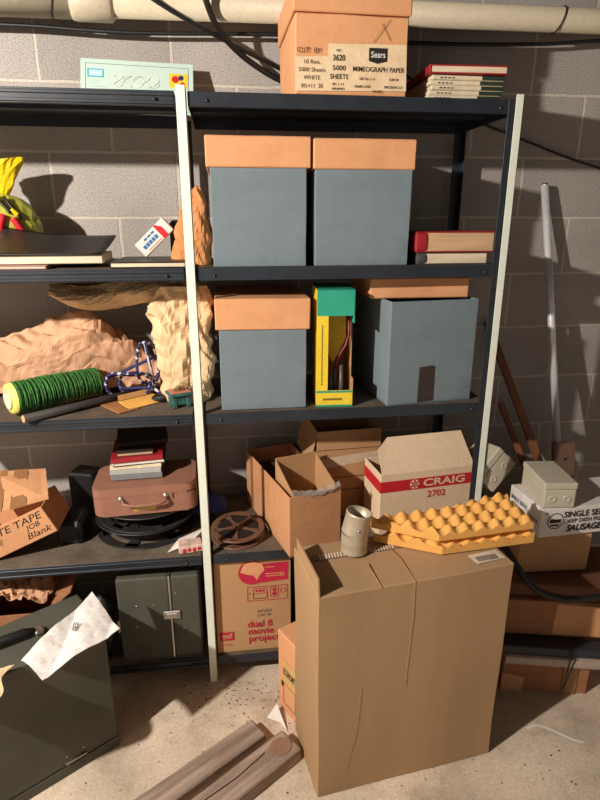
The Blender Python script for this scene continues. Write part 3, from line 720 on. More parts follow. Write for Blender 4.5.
# books on suitcase
bz = T3+.1165+.1015; GB2 = None
def ss(w, d, h, x, y, rz, label, cover, pages=PAGES, front='pages', spine='none'):
    global bz
    o = flat_book('book', label, (x, y, bz), rz, w, d, h, cover, pages, spine=spine, ct=.0015); o.rotation_euler = (0, math.radians(-1.0), math.radians(rz)); bz += h+.0006; return o
ss(.165, .15, .018, .150, -.315, 1, 'pale grey book at the bottom of the pile on the suitcase', GREYC, GREYC, spine='front')
ss(.165, .15, .016, .147, -.312, 0, 'grey white book second from the bottom of the suitcase pile', mat('pale_grey_cover', (170, 172, 166), .7), spine='front')
ss(.165, .15, .014, .148, -.310, 2, 'cream paperback below the white edged book on the suitcase', CREAMC, spine='front')
ss(.166, .17, .013, .160, -.318, 4, 'white edged book directly under the red book', DKBOOK, WHITEP)
ss(.166, .18, .015, .155, -.322, 5, 'red spined book near the top of the suitcase pile', REDC, RED2, spine='front')
ss(.118, .14, .012, .172, -.305, 3, 'short tan book upon the red one on the suitcase', DKBOOK, mat('tan_pages', (190, 160, 126), .8))
ss(.170, .17, .014, .165, -.255, 8, 'dark brown book topmost on the suitcase pile', DKBOOK, DKBOOK)
t = thing('book', 'dark book leaning behind the pile on the suitcase, pages facing out', 'book', (.322, -.20, T3+.085+.108), 40) if False else None
# leaflets + blue cloth + white red carton
b = MB(); b.prism([(.325, -.425, T3+.002), (.395, -.395, T3+.010), (.445, -.33, T3+.03), (.36, -.385, T3+.026)], (0, 0, .002)); o = b.build('paper_scrap', WHITEP); tag(o, 'white folded paper scrap poking out at the front of the black reels', 'paper')
t = thing('small_carton', 'small crushed carton with red and white print left of the pale upright, fourth shelf', 'box', (.366, -.440, T3), 10)
b = MB(); b.add(dent(.075, .05, .026, .003, .004, 25, 2)); b.build('body', mat('pink_white_carton', (214, 182, 166), .7, var=.25, vscale=40), t)
b = MB()
for k in range(4): b.box(.01+k*.016, .02+k*.016, -.001, .001, .005+(k % 2)*.003, .018)
b.build('red_print', RED2, t)
def bc(u, v): return V((.40+.12*u, -.24+.13*v, T3+.03+.045*math.sin(v*PI)*math.sin(u*PI*.9+.3)+.015*ridge(V((u*2, v*2, 0)))))
b = MB(); b.sheet(lambda u, v: bc(u, v), 22, 18, smooth=True); o = b.build('cloth', BLUECL, solid=.002); tag(o, 'rumpled blue cloth behind the pale upright between reels', 'cloth')

# cables over the black reel
cable('dark coiled cord around the black reels beneath the suitcase', [(.25+.185*math.cos(a), -.235+.19*math.sin(a)*.98, T3+.012+.006*math.sin(a*2)) for a in [i*2*PI/16+3.3 for i in range(17)]], .006) if False else None

# TETAPE box
t = thing('open_carton', 'tilted tan carton marked with black handwriting at the far left', 'box', (-.222, -.405, T3+.0))
w, d, h = .235, .15, .098; th = .004
RT = Matrix.Rotation(math.radians(-24.5), 4, 'Y')
b = MB(); b.box(0, w, 0, th, .0, h, .001); b.box(0, w, d-th, d, 0, h, .001); b.box(0, th, 0, d, 0, h, .001); b.box(w-th, w, 0, d, 0, h, .001); b.box(0, w, 0, d, 0, th, .001)
body = b.build('body', ORK, t, M=RT)
lettering(body, [('TE TAPE', .034, .140, .076, .150, 0, .25), ('JOB', .024, .175, .052, .05, 0, .3), ('Blank', .030, .178, .024, .085, 0, .35), ('gage', .026, .03, .055, .05, 0, .3), ('ck.', .024, .015, .022, .03, 0, .3)], (0, 0, 0), (1, 0, 0), (0, 0, 1), INK, 'handwriting')
patch(body, 'tape_strip', TAPE, (0, 0, 0), (1, 0, 0), (0, 0, 1), [(.03, .05), (.06, .035), (.07, .055), (.04, .075)])
PF = [V((-.01, .020, .150)), V((.184, .040, .190)), V((.142, .180, .232)), V((-.02, .165, .236))]
b = MB(); b.prism(PF, (0, 0, .004)); b.build('top_flap', ORK, t)
def pq(u, v): return (PF[0]*(1-u)+PF[1]*u)*(1-v)+(PF[3]*(1-u)+PF[2]*u)*v
b = MB(); b.prism([pq(.40, -.01)+V((0, 0, .004)), pq(.66, -.01)+V((0, 0, .004)), pq(.66, 1.01)+V((0, 0, .004)), pq(.40, 1.01)+V((0, 0, .004))], (0, 0, .0012)); b.build('tape_strip', TAPE, t)
b = MB(); b.prism([pq(.15, -.01)+V((0, 0, .004)), pq(.27, -.01)+V((0, 0, .004)), pq(.27, 1.01)+V((0, 0, .004)), pq(.15, 1.01)+V((0, 0, .004))], (0, 0, .0012)); b.build('tape_strip', TAPE, t)
# black bag propping it
t = thing('camera_bag', 'black bag in the shadow propping up the handwritten carton', 'bag', (-.045, -.33, T3), -6)
b = MB(); b.add(dent(.085, .12, .085, .012, .004, 12, 5)); b.build('bag_body', BLKRUB, t)
t = thing('black_case', 'upright black angular case standing between the handwritten carton and the suitcase', 'case', (-.045, -.125, T3), -20)
b = MB(); b.add(dent(.10, .08, .17, .006, .002, 12, 6)); b.build('case_body', BLKRUB, t)

# ------------------------------------------------------------------ fourth shelf, right
def open_carton(t, w, d, h, m, th=.004, name='body'):
    b = MB(); b.box(0, w, 0, th, 0, h, .001); b.box(0, w, d-th, d, 0, h, .001); b.box(0, th, th, d-th, 0, h, .001); b.box(w-th, w, th, d-th, 0, h, .001); b.box(0, w, 0, d, 0, th)
    return b.build(name, m, t)
t = thing('open_carton', 'long open orange brown carton holding a smaller carton, jutting over the shelf edge', 'box', (.718, -.50, T3), 16.5)
open_carton(t, .182, .42, .213, ORK)
patch(t, 'tape_strip', TAPE, (0, 0, 0), (0, -1, 0), (0, 0, 1), [(-.372, 0), (-.345, 0), (-.345, .213), (-.372, .213)])
b = MB(); b.slab((-.0006, .03, .03), (0, .28, .0), (0, 0, .0), .001) if False else None
lettering(t, [('FRAGILE', .05, -.20, .13, .20, .02), ('HANDLE WITH CARE', .03, -.2, .08, .22, .0)], (-.0004, 0, 0), (0, -1, 0), (0, 0, 1), mat('faded_red_print', (206, 108, 72), .85), 'faded_print') if False else None
t2 = thing('inner_carton', 'smaller open tan carton with raised flaps set inside the long orange carton', 'box', (.7225+.01, -.488, T3+.12), 16.5)
w, d, h = .150, .155, .085; th = .003
b = MB(); b.box(0, w, 0, th, -.0, h, .001); b.box(0, w, 0, d, 0, th); b.box(0, w, d-th, d, 0, h+.075, .001)
b.prism([(0, 0, 0), (0, d, 0), (0, d, h+.07), (0, 0, h+.005)], (th, 0, 0)); b.prism([(w-th, 0, 0), (w-th, d, 0), (w-th, d, h+.07), (w-th, 0, h+.018)], (th, 0, 0))
b.build('body', KRAFT, t2)
b = MB()
def ps(u, v):
    return V((-.006+u*.165, -.002-.014*math.sin(v*PI)*(.4+.6*u)+.003*ridge(V((u*6, v*3, 0))), .088+.028*v-.016*math.sin(u*PI)+.006*noise.noise(V((u*9, v*3, 2)))))
b.sheet(ps, 30, 8); b.build('plastic_strip', PLASTIC, t2, solid=.0006)
t = thing('jar', 'small glass jar with a metal rim inside the long carton', 'jar', (.722, -.235, T3+.16), rot=(math.radians(20), 0, 0))
b = MB(); b.lathe([(0, 0), (.018, 0), (.018, .055), (.014, .06)], 20, m=GREYC); b.build('jar_body', GREYC, t)
b = MB(); b.lathe([(.0125, .058), (.016, .058), (.016, .068), (.0125, .068), (.0125, .058)], 24); b.build('rim', METAL, t)
b = MB(); b.add(dent(.14, .17, .15, .01, .006, 14, 3)); o = b.build('dark_parcel', mat('brown_parcel', (86, 58, 44), .8, var=.3, vscale=14)); o.matrix_world = Matrix.Translation((.655, -.235, T3+.006)) @ Matrix.Rotation(math.radians(16.5), 4, 'Z'); tag(o, 'dark brown parcel packed in the rear of the long orange carton', 'parcel')

t = thing('open_carton', 'tall brown carton with open top and white tape across its front, centre of the shelf', 'box', (.842, -.262, T3), 4)
w, d, h = .235, .19, .335
b = MB(); th = .004
b.box(0, w, 0, th, 0, h, .001); b.box(0, w, d-th, d, 0, h+.0, .001); b.box(0, th, th, d-th, 0, h, .001); b.box(w-th, w, th, d-th, 0, h, .001); b.box(0, w, 0, d, 0, th); b.build('body', KRAFT, t)
b = MB(); b.slab((0, .004, h), (-.028, -.012, -.12), (-.012, .17, .02), .003); b.build('flap', KRAFT, t)
b = MB(); b.slab((w-.0, .0, h-.002), (0.02, -.01, -.15), (0, .02, 0), .003) if False else None
patch(t, 'tape_strip', TAPEW, (0, 0, 0), (1, 0, 0), (0, 0, 1), [(.0, h-.145), (w, h-.115), (w, h-.085), (.05, h-.10), (.0, h-.108)])
b = MB(); b.box(.0, w, -.0012, .0002, h-.072, h-.070); b.box(.02, .16, -.0012, .0002, .105, .108); b.box(.03, .18, -.0012, .0002, .155, .158); b.build('fold_line', BRNINK, t)
# Craig box
t = thing('carton', 'cream carton with a red band and its front flap standing open', 'box', (1.030, -.425, T3), 7)
w, d, h = .345, .15, .236
open_carton(t, w, d, h, mat('cream_corrugated', (232, 204, 170), .85, spec=.2, var=.04, vscale=6))
CREAMK = MATS['cream_corrugated']
b = MB(); b.prism([(.004, .0, h), (w-.004, .0, h), (w-.035, .055, h+.110), (.04, .055, h+.110), (-.0, .035, h+.075)], (0, .0035, -.0015)); b.build('front_flap', CREAMK, t)
patch(t, 'red_band', RED2, (0, 0, 0), (1, 0, 0), (0, 0, 1), rect(0, w, h-.066, h-.026))
patch(t, 'red_band', RED2, (0, 0, 0), (0, -1, 0), (0, 0, 1), rect(-d, 0, h-.066, h-.026))
lettering(t, [('CRAIG', .036, .232, h-.046, .155, .022)], (0, -.0006, 0), (1, 0, 0), (0, 0, 1), CREAMK)
lettering(t, [('2702', .034, .205, h-.090, .068, .015)], (0, -.0006, 0), (1, 0, 0), (0, 0, 1), RED2)
b = MB(); F_ = frame((0, -.0008, 0), (1, 0, 0), (0, 0, 1))
b.prism([F_ @ V((x, y, 0)) for x, y in disc(.122, h-.046, .017)], (0, -.0003, 0)); b.build('round_emblem', CREAMK, t)
b = MB()
for k in range(6):
    a = k*PI/3+PI/6; u = V((math.cos(a), math.sin(a), 0)); p = V((.122, h-.046, .0008)); e = V((-u.y, u.x, 0))*.0018
    b.prism([F_ @ (p+u*.003-e), F_ @ (p+u*.003+e), F_ @ (p+u*.016+e*1.6), F_ @ (p+u*.016-e*1.6)], (0, -.0003, 0))
b.build('emblem_rays', RED2, t)

# ------------------------------------------------------------------ bottom shelf
t = thing('projector_case', 'dark grey vinyl projector case with chrome latch upright on the bottom shelf', 'case', (.152, -.437, T4), 0)
w, d, h = .268, .30, .325
for x0, x1, nm in ((0, .168, 'case_half'), (.174, w, 'case_half')):
    q = MB(); q.box(x0, x1, 0, d, 0, h, .009, seg=3); q.build(nm, VINYL, t)
b = MB(); b.box(.1675, .1745, -.003, d+.003, .002, h+.003, .001); b.box(.002, w-.002, -.002, .002, -.0, .004); b.build('metal_trim', METAL, t)
b = MB(); b.box(.145, .202, -.008, -.002, h-.162, h-.130, .003); b.box(.155, .193, -.011, -.007, h-.156, h-.136, .002); b.build('latch', METAL, t)
b = MB()
for x, zz in ((.06, .22), (.055, .14), (.115, .22), (.21, .12), (.19, .26)): b.lathe([(0, .001), (.002, .001), (.003, 0)], 8, M=frame((x, -.0005, zz), (1, 0, 0), (0, 0, 1)))
b.build('rivets', METAL, t)
t = thing('carton', 'tall tan projector carton with crimson print on the bottom shelf', 'box', (.471, -.437, T4), 0)
w, d, h = .257, .30, .362
b = MB(); b.add(dent(w, d, h, .002, .0012, 8, 4)); b.build('body', mat('printed_carton_board', (190, 150, 108), .85, spec=.2, var=.06, vscale=6, dirt=(150, 100, 60), dirt_amt=.3), t)
PB = MATS['printed_carton_board']
X = (1, 0, 0); U = (0, 0, 1); O = (0, -.0014, 0)
patch(t, 'crimson_panel', REDINK, O, X, U, [(.135, .275), (.246, .283), (.248, .352), (.146, .349)])
F_ = frame(O, X, U)
patch(t, 'crimson_disc', REDINK, (0, -.0018, 0), X, U, disc(.126, .318, .046, 40))
patch(t, 'disc_picture', LIDT, (0, -.0023, 0), X, U, [(.086, .322), (.10, .352), (.13, .361), (.160, .35), (.168, .325), (.150, .305), (.142, .288), (.13, .308), (.11, .312)])
b = MB(); b.box(.170, .225, -.0028, -.0022, .30, .3025); b.box(.170, .225, -.0028, -.0022, .309, .3115); b.box(.17, .2, -.0028, -.0022, .335, .337); b.lathe([(.004, .0), (.007, 0)], 16, M=frame((.228, -.0025, .306), X, U)); b.build('pale_outline', LIDT, t)
ring(t, 'printed_frame', REDINK, O, X, U, .108, .246, .205, .262, .0022)
ring(t, 'printed_frame', REDINK, O, X, U, .128, .176, .213, .255, .0018); ring(t, 'printed_frame', REDINK, O, X, U, .128, .176, .213, .235, .0014)
ring(t, 'printed_frame', REDINK, O, X, U, .186, .214, .216, .256, .0018)
for cx, cy, r in ((.140, .245, .0045), (.152, .245, .005), (.164, .245, .0045), (.200, .245, .007), (.200, .229, .008), (.116, .236, .003)): patch(t, 'printed_dot', REDINK, O, X, U, disc(cx, cy, r, 16))
b = MB(); b.lathe([(.008, 0), (.0105, 0)], 24, M=frame((.230, -.0017, .240), X, U)); b.build('printed_circle', REDINK, t)
lettering(t, [('dual 8', .037, .149, .110, .085, .02), ('movie', .037, .152, .080, .088, .02), ('project', .037, .162, .050, .108, .02)], (0, -.0014, 0), X, U, REDINK)
lettering(t, [('07207', .016, .166, .162, .05), ('LOC 40', .016, .164, .146, .046)], (0, -.0014, 0), X, U, mat('grey_stamp_ink', (120, 110, 96), .8))
patch(t, 'crimson_panel', REDINK, O, X, U, rect(.010, .058, .052, .086))
lettering(t, [('gaf', .028, .034, .070, .036, .02)], (0, -.002, 0), X, U, PB); lettering(t, [('GAF Corp.', .008, .034, .034, .04)], (0, -.0014, 0), X, U, REDINK)
# brown paper filled box at the left
t = thing('open_carton', 'open brown carton stuffed with crumpled paper at the left of the bottom shelf', 'box', (-.40, -.43, T4), 0)
open_carton(t, .33, .33, .22, REDK)
b = MB(); b.slab((.33, .0, .22), (.07, .03, .05), (.0, .26, .0), .004); b.build('side_flap', REDK, t)
def stuf(u, v):
    x = .01+.31*u; y = .01+.31*v; return V((x, y, .18+.13*ridge(V((x*14, 0, y*14)))+.05*math.sin(u*PI)))
b = MB(); b.sheet(stuf, 44, 40); b.build('crumpled_paper', KPAP, t, solid=.001)
o = blob('cloth_bundle', BLKRUB, None, (.085, -.40, T4+.12), (.05, .04, .125), 7, .2, 2, 4, flat_z=T4+.001); tag(o, 'black cloth bundle standing just left of the projector case', 'bundle')

# ------------------------------------------------------------------ foreground floor
# dark case lower left
a34 = math.radians(34)
t = thing('equipment_case', 'big dark grey vinyl case standing on the floor, lower left foreground', 'case', (.168-.42*math.cos(a34), -.678-.42*math.sin(a34), 0), 34)
q = MB(); q.box(0, .42, 0, .205, .038, .435, .006, seg=3); q.build('case_cover', VINYL, t)
q = MB(); q.box(.0, .42, 0, .205, .0, .036, .004, seg=2); q.build('case_base', VINYL, t)
b = MB(); b.box(.262, .322, -.006, -.0, .046, .051, .001); b.build('latch', METAL, t)
b = MB()
for x in (.268, .316): b.lathe([(0, .002), (.002, .0015), (.003, 0)], 8, M=frame((x, 0, .07), (1, 0, 0), (0, 0, 1)))
b.build('rivets', METAL, t)
b = MB(); b.tube([(.10, .12, .437), (.12, .115, .448), (.17, .108, .455), (.235, .1, .455), (.26, .098, .450)], [.008, .012, .014, .013, .009], 12); b.build('handle', BLKRUB, t)
b = MB(); b.box(.26, .285, .085, .112, .436, .452, .004); b.build('handle_mount', METAL, t)
# paper on case
b = MB()
PQ = [V((-.012, -.812, .452)), V((.062, -.890, .455)), V((.225, -.745, .462)), V((.118, -.58, .47))]
def pap(u, v):
    p = (PQ[0]*(1-u)+PQ[3]*u)*(1-v)+(PQ[1]*(1-u)+PQ[2]*u)*v
    c = .012*abs(math.sin((u*1.3+v*.9)*3.2)); r = .016*ridge(V((p.x*12, 0, p.y*12)))
    return V((p.x, p.y, p.z+c+r))
b.sheet(pap, 34, 26); o = b.build('foil_bag', mat('white_foil_paper', (232, 226, 220), .6, spec=.4, var=.04, dirt=(176, 160, 146), dirt_amt=.4, dirt_scale=30), solid=.0012)
tag(o, 'creased white paper bag lying on the big dark case in the foreground', 'paper bag')
b = MB(); c = V((.105, -.735, .484)) 
for k in range(3): b.tube([c+V((.004*(k-1)*1.4, .004, .001)), c+V((.004*(k-1)*1.2, .02, .004))], .0014, 6)
b.lathe([(.003, 0), (.007, 0)], 14, M=Matrix.Translation(c)); b.build('printed_mark', GREYC, o)
# fabric scrap
b = MB(); b.sheet(lambda u, v: V((-.17+.135*u+.01*math.sin(v*7), -.985+.12*v+.05*u, .438+.012*ridge(V((u*2.5, v*2.5, 4)))+.010)), 22, 18); o = b.build('paper_scrap', CPAP, solid=.001); tag(o, 'crumpled tan paper scrap on the dark case at the left edge', 'paper')

# planks
def plank(label, p0, p1, w, h, seed):
    p0, p1 = V(p0), V(p1); d = p1-p0; ang = math.atan2(d.y, d.x)
    t = thing('wood_plank', label, 'plank', (p0.x, p0.y, 0), math.degrees(ang), 'loose wooden planks on the floor')
    b = MB(); b.add(dent(d.length, w, h, .003, .002, 9, seed, step=.06)); b.build('board', WOOD, t)
    patch(t, 'sawn_end', WOOD2, (d.length+.0025, 0, 0), (0, 1, 0), (0, 0, 1), rect(.004, w-.004, .004, h-.004))
    return t
plank('weathered grey plank on the floor, the left and farther of the two', (.13, -1.06, 0), (.615, -.735, 0), .075, .040, 2)
p_ = plank('cracked brown plank lying beside the big carton, nearer of the two', (.29, -1.10, 0), (.715, -.80, 0), .088, .044, 5)
patch(p_, 'water_stain', mat('wet_stain', (146, 112, 90), .8), (0, 0, .0455), (1, 0, 0), (0, 1, 0), disc(.480, .045, .034, 24, .030))
b = MB(); b.tube([(.05, .055, .0455), (.2, .06, .0455), (.33, .053, .0455), (.43, .06, .0455)], .0016, 4); b.build('crack', INK, p_)

# big carton
t = thing('big_carton', 'biggest brown carton standing on end on the floor in front, one flap raised', 'box', (.742, -.923, 0), 7.7)
w, d, h = .548, .232, .663
b = MB(); b.add(dent(w, d, h, .003, .004, 4, 8, step=.04)); b.build('body', BIGK, t)
b = MB(); b.prism([(.0005, .0, h-.004), (.0005, d-.03, h-.004), (-.004, d-.035, h+.05), (-.002, .0, h+.052)], (.004, 0, 0)); b.build('side_flap', BIGK, t)
b = MB(); b.tube([(.258, -.001, h-.001), (.262, .1, h+.0022), (.255, .16, h+.0022)], .001, 6)
b.tube([(.258, -.0012, h-.002), (.255, -.003, h-.1), (.248, -.0025, .33), (.252, -.002, .35)], .0005, 6)
b.tube([(.12, -.002, .36), (.11, -.003, .2), (.09, -.002, .08)], .0004, 6); b.tube([(.165, -.001, h-.001), (.168, .1, h+.0015)], .0015, 6); b.build('crease', BIGK, t)
patch(t, 'shipping_label', mat('pale_label', (214, 200, 180), .7), (0, 0, h+.002), X, (0, 1, 0), [(.450, .022), (.540, .028), (.535, .070), (.445, .064)])
b = MB()
for k in range(14): b.box(.460+k*.0045, .462+k*.0045, .030, .052, h+.0022, h+.0032)
b.build('barcode', INK, t)
b = MB()
for k in range(26): b.slab((.05+k*.0085, .150, h+.0016), (.003, 0, 0), (.004, .024, 0), .0006)
b.build('tear_strip', WHITEP, t)
patch(t, 'tear_line', mat('tear_band', (150, 112, 76), .8), (0, 0, h+.0012), X, (0, 1, 0), rect(.03, .30, .15, .176))

# economy box
t = thing('carton', 'tan carton with black block print peeking out behind the biggest carton', 'box', (.716, -.676, 0), 27)
w, d, h = .24, .104, .300
b = MB(); b.add(dent(w, d, h, .003, .0012, 8, 9)); b.build('body', MATS['printed_carton_board'] if False else LIDT, t)
patch(t, 'pale_panel', mat('pale_yellow_print', (214, 176, 108), .85), (-.0006, 0, 0), (0, -1, 0), (0, 0, 1), rect(-.075, -.004, .12, .205))
lettering(t, [('ECONOMY', .036, -.038, .162, .066, .02), ('1', .03, -.078, .105, .008, .02)], (-.0012, 0, 0), (0, -1, 0), (0, 0, 1), INK)
ring(t, 'printed_frame', BRNINK, (-.0008, 0, 0), (0, -1, 0), (0, 0, 1), -.072, -.004, .035, .115, .0015)
lettering(t, [('V', .05, .10, .05, .03, .02)], (0, 0, h+.0005), X, (0, 1, 0), INK)
b = MB(); b.prism([(.625, -.640, .003), (.668, -.665, .003), (.685, -.70, .003), (.66, -.612, .028)], (0, 0, .0012)); o = b.build('paper_scrap', WHITEP); tag(o, 'torn white paper corner on the floor against the block printed carton', 'paper')
o_ = bpy.data.objects['paper_scrap']

# silver elbow can
t = thing('duct_elbow', 'dull metal duct elbow standing on the big carton left of the foam', 'duct', (.872, -.735, .6665), 0)
b = MB()
b.lathe([(.034, 0), (.037, .0), (.0375, .004), (.0362, .008), (.0368, .03), (.038, .034), (.0368, .038), (.0365, .060)], 36); b.build('lower_sleeve', GALV, t)
M2 = Matrix.Translation((0, 0, .056)) @ Matrix.Rotation(math.radians(11), 4, 'Y')
b = MB(); b.lathe([(.0365, 0), (.0375, .004), (.0365, .008), (.0350, .055), (.0362, .058), (.0352, .064), (.0325, .064), (.033, .02), (.033, 0)], 36, M=M2); b.build('upper_sleeve', GALV, t)
b = MB(); b.lathe([(0, .002), (.003, .0015), (.004, 0)], 10, M=frame((.004, -.0368, .078), (1, 0, 0), (0, 0, 1))); b.build('screw', METAL, t)

# foam pads
def foam(label, Q, z0, base, amp, ph):
    Q = [V((x, y, 0)) for x, y in Q]   # front-left, front-right, back-right, back-left
    NU, NV = 92, 40; b = MB(); top = []; a = math.radians(6)
    def H(p):
        x = p.x*math.cos(a)+p.y*math.sin(a); y = -p.x*math.sin(a)+p.y*math.cos(a); k = 2*PI/.048
        s = .5+.25*(math.cos(k*x+ph)+math.cos(k*y*1.0+ph))
        return base+amp*s**1.3
    for i in range(NU+1):
        row = []
        for j in range(NV+1):
            u, v = i/NU, j/NV; p = (Q[0]*(1-u)+Q[1]*u)*(1-v)+(Q[3]*(1-u)+Q[2]*u)*v
            row.append((b.bm.verts.new((p.x, p.y, z0+H(p))), b.bm.verts.new((p.x, p.y, z0))))
        top.append(row)
    for i in range(NU):
        for j in range(NV):
            f = b.bm.faces.new([top[i][j][0], top[i+1][j][0], top[i+1][j+1][0], top[i][j+1][0]]); f.smooth = True
            b.bm.faces.new([top[i][j][1], top[i][j+1][1], top[i+1][j+1][1], top[i+1][j][1]])
    for i in range(NU):
        for j in (0, NV): b.bm.faces.new([top[i][j][0], top[i][j][1], top[i+1][j][1], top[i+1][j][0]])
    for j in range(NV):
        for i in (0, NU): b.bm.faces.new([top[i][j][0], top[i][j+1][0], top[i][j+1][1], top[i][j][1]])
    o = b.build('foam_pad', FOAM); return tag(o, label, 'foam pad', 'egg crate foam pads on the big carton')
foam('orange egg crate foam pad, lower one, resting on the big carton', [(1.105, -.790), (1.385, -.765), (1.39, -.60), (.935, -.70)], .668, .015, .024, .4)
foam('orange egg crate foam pad, upper one lying on the lower pad', [(1.095, -.785), (1.385, -.755), (1.385, -.59), (.930, -.69)], .7065, .014, .024, 1.8)

# ------------------------------------------------------------------ right pile
A = -12.8
def rp(name, label, cat, loc, rz=A, **k): return thing(name, label, cat, loc, rz, **k)
t = rp('carton', 'worn brown carton on the floor at the bottom of the right hand pile', 'box', (1.43, -.620, 0))
b = MB(); b.add(dent(.285, .24, .128, .003, .003, 9, 11)); b.build('body', REDK, t)
patch(t, 'tape_strip', TAPE, (0, -.003, 0), X, U, rect(.20, .245, 0, .126)); patch(t, 'pale_print', ORK, (0, -.003, 0), X, U, [(.0, .0), (.07, .0), (.075, .06), (.0, .07)])
t = rp('plank', 'pale board under plastic film lying on the lowest carton at the right', 'plank', (1.425, -.640, .131))
b = MB(); b.box(0, .46, 0, .19, 0, .030, .003); b.build('board', ORK, t)
b = MB(); b.sheet(lambda u, v: V((-.003+.30*u, -.006-.004*ridge(V((u*5, v*2, 1))) if v < .35 else -.006+.19*(v-.35)/.65, (.002+.030*v/.35) if v < .35 else .032+.003*ridge(V((u*5, v*4, 3))))), 34, 16); b.build('plastic_film', PLASTIC, t, solid=.0005)
t = rp('metal_bar', 'long black bar lying across the right hand pile', 'bar', (1.40, -.638, .1705))
b = MB(); b.box(0, .52, 0, .05, 0, .032, .003); b.build('bar_body', SHELF, t)
b = MB(); b.tube([(.225, -.003, .033), (.228, -.006, .01), (.222, -.006, -.06), (.215, -.008, -.13)], .0018, 6); b.tube([(.235, -.003, .033), (.242, -.006, .0), (.232, -.006, -.05), (.220, -.008, -.12)], .0018, 6); b.build('tie_cord', BLKRUB, t)
t = rp('carton', 'wide brown carton resting over the black bar at the right', 'box', (1.425, -.585, .2045))
b = MB(); b.add(dent(.37, .26, .135, .003, .003, 9, 12)); b.build('body', REDK, t)
patch(t, 'painted_lit_area', ORK, (0, -.0025, 0), X, U, [(.165, .01), (.335, .01), (.33, .125), (.17, .13)])  # lit part of the carton front, painted on as a lighter board colour
t = rp('carton', 'flat dark red brown carton sandwiched in the right hand pile', 'box', (1.435, -.57, .344))
b = MB(); b.add(dent(.40, .25, .048, .004, .004, 9, 13)); b.build('body', mat('deep_brown_cardboard', (108, 68, 46), .85), t)
t = rp('carton', 'tan carton directly under the white pizza carton', 'box', (1.49, -.53, .396), -3)
b = MB(); b.add(dent(.245, .22, .145, .003, .002, 9, 14)); b.build('body', KRAFT, t)
t = rp('pizza_carton', 'white food carton with black print near the top of the right hand pile', 'box', (1.530, -.560, .546), 3)
PZW = mat('white_food_carton', (234, 228, 222), .6, var=.05, dirt=(170, 150, 130), dirt_amt=.4, dirt_scale=9)
w, d, h = .42, .19, .102
b = MB(); b.add(dent(w, d, h, .002, .0012, 9, 15)); b.build('body', PZW, t)
lettering(t, [('SINGLE SERVE', .030, .168, .077, .175, .02), ('DEEP DISH PIZZA', .020, .166, .053, .165, .01), ('SAUSAGE', .032, .158, .026, .13, .035, .2), ('NET', .008, .018, .088)], (0, -.0012, 0), X, U, INK)
b = MB(); b.lathe([(.026, 0), (.029, 0)], 28, M=frame((.052, -.0016, .058), X, U)); b.box(.032, .072, -.0018, -.0010, .052, .064); b.box(.036, .066, -.0018, -.0010, .040, .045); b.build('printed_emblem', INK, t)
lettering(t, [('SINGLE SERVE', .022, -.13, .066, .10, .01), ('DEEP DISH', .022, -.13, .04, .085, .01), ('SAUSAGE', .016, -.04, .05, .05, .01)], (-.0012, 0, 0), (0, -1, 0), (0, 0, 1), mat('dull_blue_ink', (70, 84, 110), .8))
lettering(t, [('SINGLE SERVING', .02, .08, .10, .14, .01)], (0, 0, h+.0008), X, (0, 1, 0), INK) if False else None
def junction(label, M, w, d, h, kn=True):
    t = thing('junction_box', label, 'electrical box', (0, 0, 0)); t.matrix_world = M
    b = MB(); b.box(0, w, 0, d, 0, h*.72, .005, seg=2); b.build('box_body', PUTTY, t)
    b = MB(); b.box(-.002, w+.002, -.002, d+.002, h*.73, h, .006, seg=3); b.build('lid', PUTTY, t)
    for x in (w*.27, w*.73):
        q = MB(); q.lathe([(.0, .0012), (.008, .0012), (.010, .0022), (.0125, .0022), (.0135, 0)], 20, M=frame((x, 0, h*.36), X, U)); q.build('knockout', PUTTY, t)
    return t
junction('putty coloured plastic junction box resting on the white food carton', Matrix.Translation((1.535, -.550, .6505)) @ Matrix.Rotation(math.radians(-6), 4, 'Z'), .104, .175, .088)
junction('putty coloured junction box tipped over behind the right pale upright', Matrix.Translation((1.475, -.335, .600)) @ Matrix.Rotation(math.radians(-46), 4, 'Y') @ Matrix.Rotation(math.radians(12), 4, 'Z'), .135, .14, .10)
o = blob('black_bag', BLKRUB, None, (1.465, -.215, .27), (.075, .07, .285), 5, .12, 2, 4, flat_z=.002); tag(o, 'tall black plastic bag standing behind the right pale upright', 'bag')
cable('thick black hose looping over the right hand pile', [(1.36, -.55, .62), (1.405, -.62, .53), (1.46, -.68, .45), (1.54, -.695, .415), (1.62, -.70, .408), (1.72, -.69, .41), (1.85, -.66, .43)], .011, cat='hose', name='hose')
# pole tool
t = thing('pole_tool', 'bright metal pole with a brown wooden foot leaning on the wall at the right', 'pole', (1.80, -.23, 0))
b = MB(); b.tube([(-.104, .196, 1.655), (-.004, .045, .70)], .0135, 16); b.build('metal_pole', ALU, t)
b = MB(); b.tube([(-.104, .196, 1.65), (-.104, .1965, 1.662)], .011, 12); b.build('pole_tip', METAL, t)
b = MB(); b.prism([(-.03, .028, .72), (.055, .028, .72), (.10, -.06, .001), (.015, -.06, .001)], (0, .02, 0)); b.build('wooden_foot', PLATE, t)
b = MB(); b.lathe([(0, .001), (.004, .001), (.005, 0)], 10, M=frame((.018, .018, .66), X, U)); b.build('screw', INK, t)
def lean(label, a, bb, w, th, m=STICK):
    a, bb = V(a), V(bb); d = (bb-a).normalized(); s = V((1, 0, 0)); s = (s-d*s.dot(d)).normalized()*w; n = d.cross(s).normalized()*th
    q = MB(); q.prism([a, a+s, a+s+n, a+n], bb-a); o = q.build('wood_strip', m); return tag(o, label, 'wood strip', 'brown wooden strips leaning on the wall')
lean('red brown wooden strip leaning on the wall, right hand one of the pair', (1.935, -.43, .006), (1.525, -.03, 1.16), .026, .016)
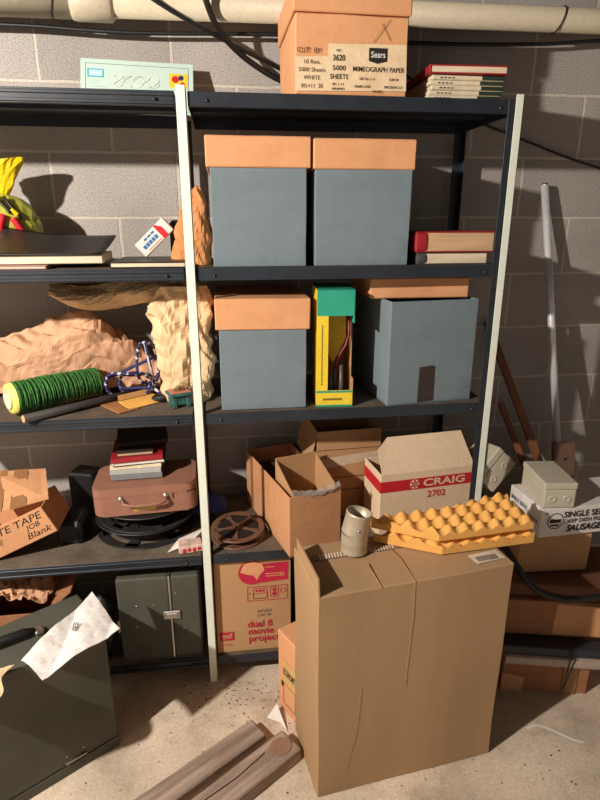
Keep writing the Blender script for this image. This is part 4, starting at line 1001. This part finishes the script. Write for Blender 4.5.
lean('shorter brown wooden strip leaning on the wall, left hand one of the pair', (1.89, -.40, .006), (1.58, -.10, .86), .020, .014)

# floor debris
b = MB()
for i in range(300):
    x = random.uniform(.15, 2.0); y = random.uniform(-1.15, -.47)
    if random.random() < .5: x = random.gauss(.5, .15); y = random.gauss(-.52, .06)
    if y > -.465: y = -.47-random.random()*.1
    r = random.uniform(.001, .003); a = random.uniform(0, PI)
    pts = [(x+r*math.cos(a+k*2*PI/5)*random.uniform(.6, 1.8), y+r*math.sin(a+k*2*PI/5)*random.uniform(.5, 1), .0006) for k in range(5)]
    b.prism(pts, (0, 0, random.uniform(.0008, .002)))
o = b.build('debris', mat('leaf_crumbs', (92, 70, 52), .9, var=.3)); tag(o, 'scattered leaf crumbs and grit over the concrete floor', 'debris', kind='stuff')
cable('short dark cord end lying on the floor below the biggest carton', [(.75, -.965, .006), (.78, -.95, .006), (.82, -.955, .006), (.86, -.99, .006)], .005)
b = MB(); b.sheet(lambda u, v: V((1.44+.15*u, -.79+.02*math.sin(u*5)-.05*u+.008*v, .002+.001*math.sin(u*9))), 12, 1); o = b.build('paper_strip', WHITEP, solid=.0008); tag(o, 'thin curled white paper strip on the floor at the right', 'paper')

# ------------------------------------------------------------------ light, camera
def lamp(name, kind, loc, e, col, size=.05, rot=None, **k):
    l = bpy.data.lights.new(name, kind); l.energy = e; l.color = col
    if kind == 'POINT': l.shadow_soft_size = size
    if kind == 'AREA': l.size = size; l.size_y = k.get('sy', size); l.shape = 'RECTANGLE'
    o = bpy.data.objects.new(name, l); C.objects.link(o); o.location = loc
    if rot: o.rotation_euler = rot
    return o
lamp('ceiling_bulb', 'POINT', (-1.12, -1.95, 2.17), 365, (1, .925, .84), .035)
W = bpy.data.worlds.new('World'); bpy.context.scene.world = W; W.use_nodes = True
bg = W.node_tree.nodes['Background']; bg.inputs['Color'].default_value = (.92, .9, .9, 1); bg.inputs['Strength'].default_value = .25

cam = bpy.data.cameras.new('Camera'); co = bpy.data.objects.new('Camera', cam); C.objects.link(co)
cam.sensor_fit = 'VERTICAL'; cam.sensor_height = 36; cam.lens = 570.3*36/800; cam.clip_start = .02
co.location = (.5462, -2.0847, 1.5484)
co.rotation_euler = Euler((math.radians(90-17.842), 0, -math.radians(7.369)), 'XYZ')
sc = bpy.context.scene; sc.camera = co
sc.view_settings.view_transform = 'Standard'; sc.view_settings.look = 'None'; sc.view_settings.gamma = 1; sc.view_settings.exposure = 0
sc.view_settings.use_curve_mapping = False
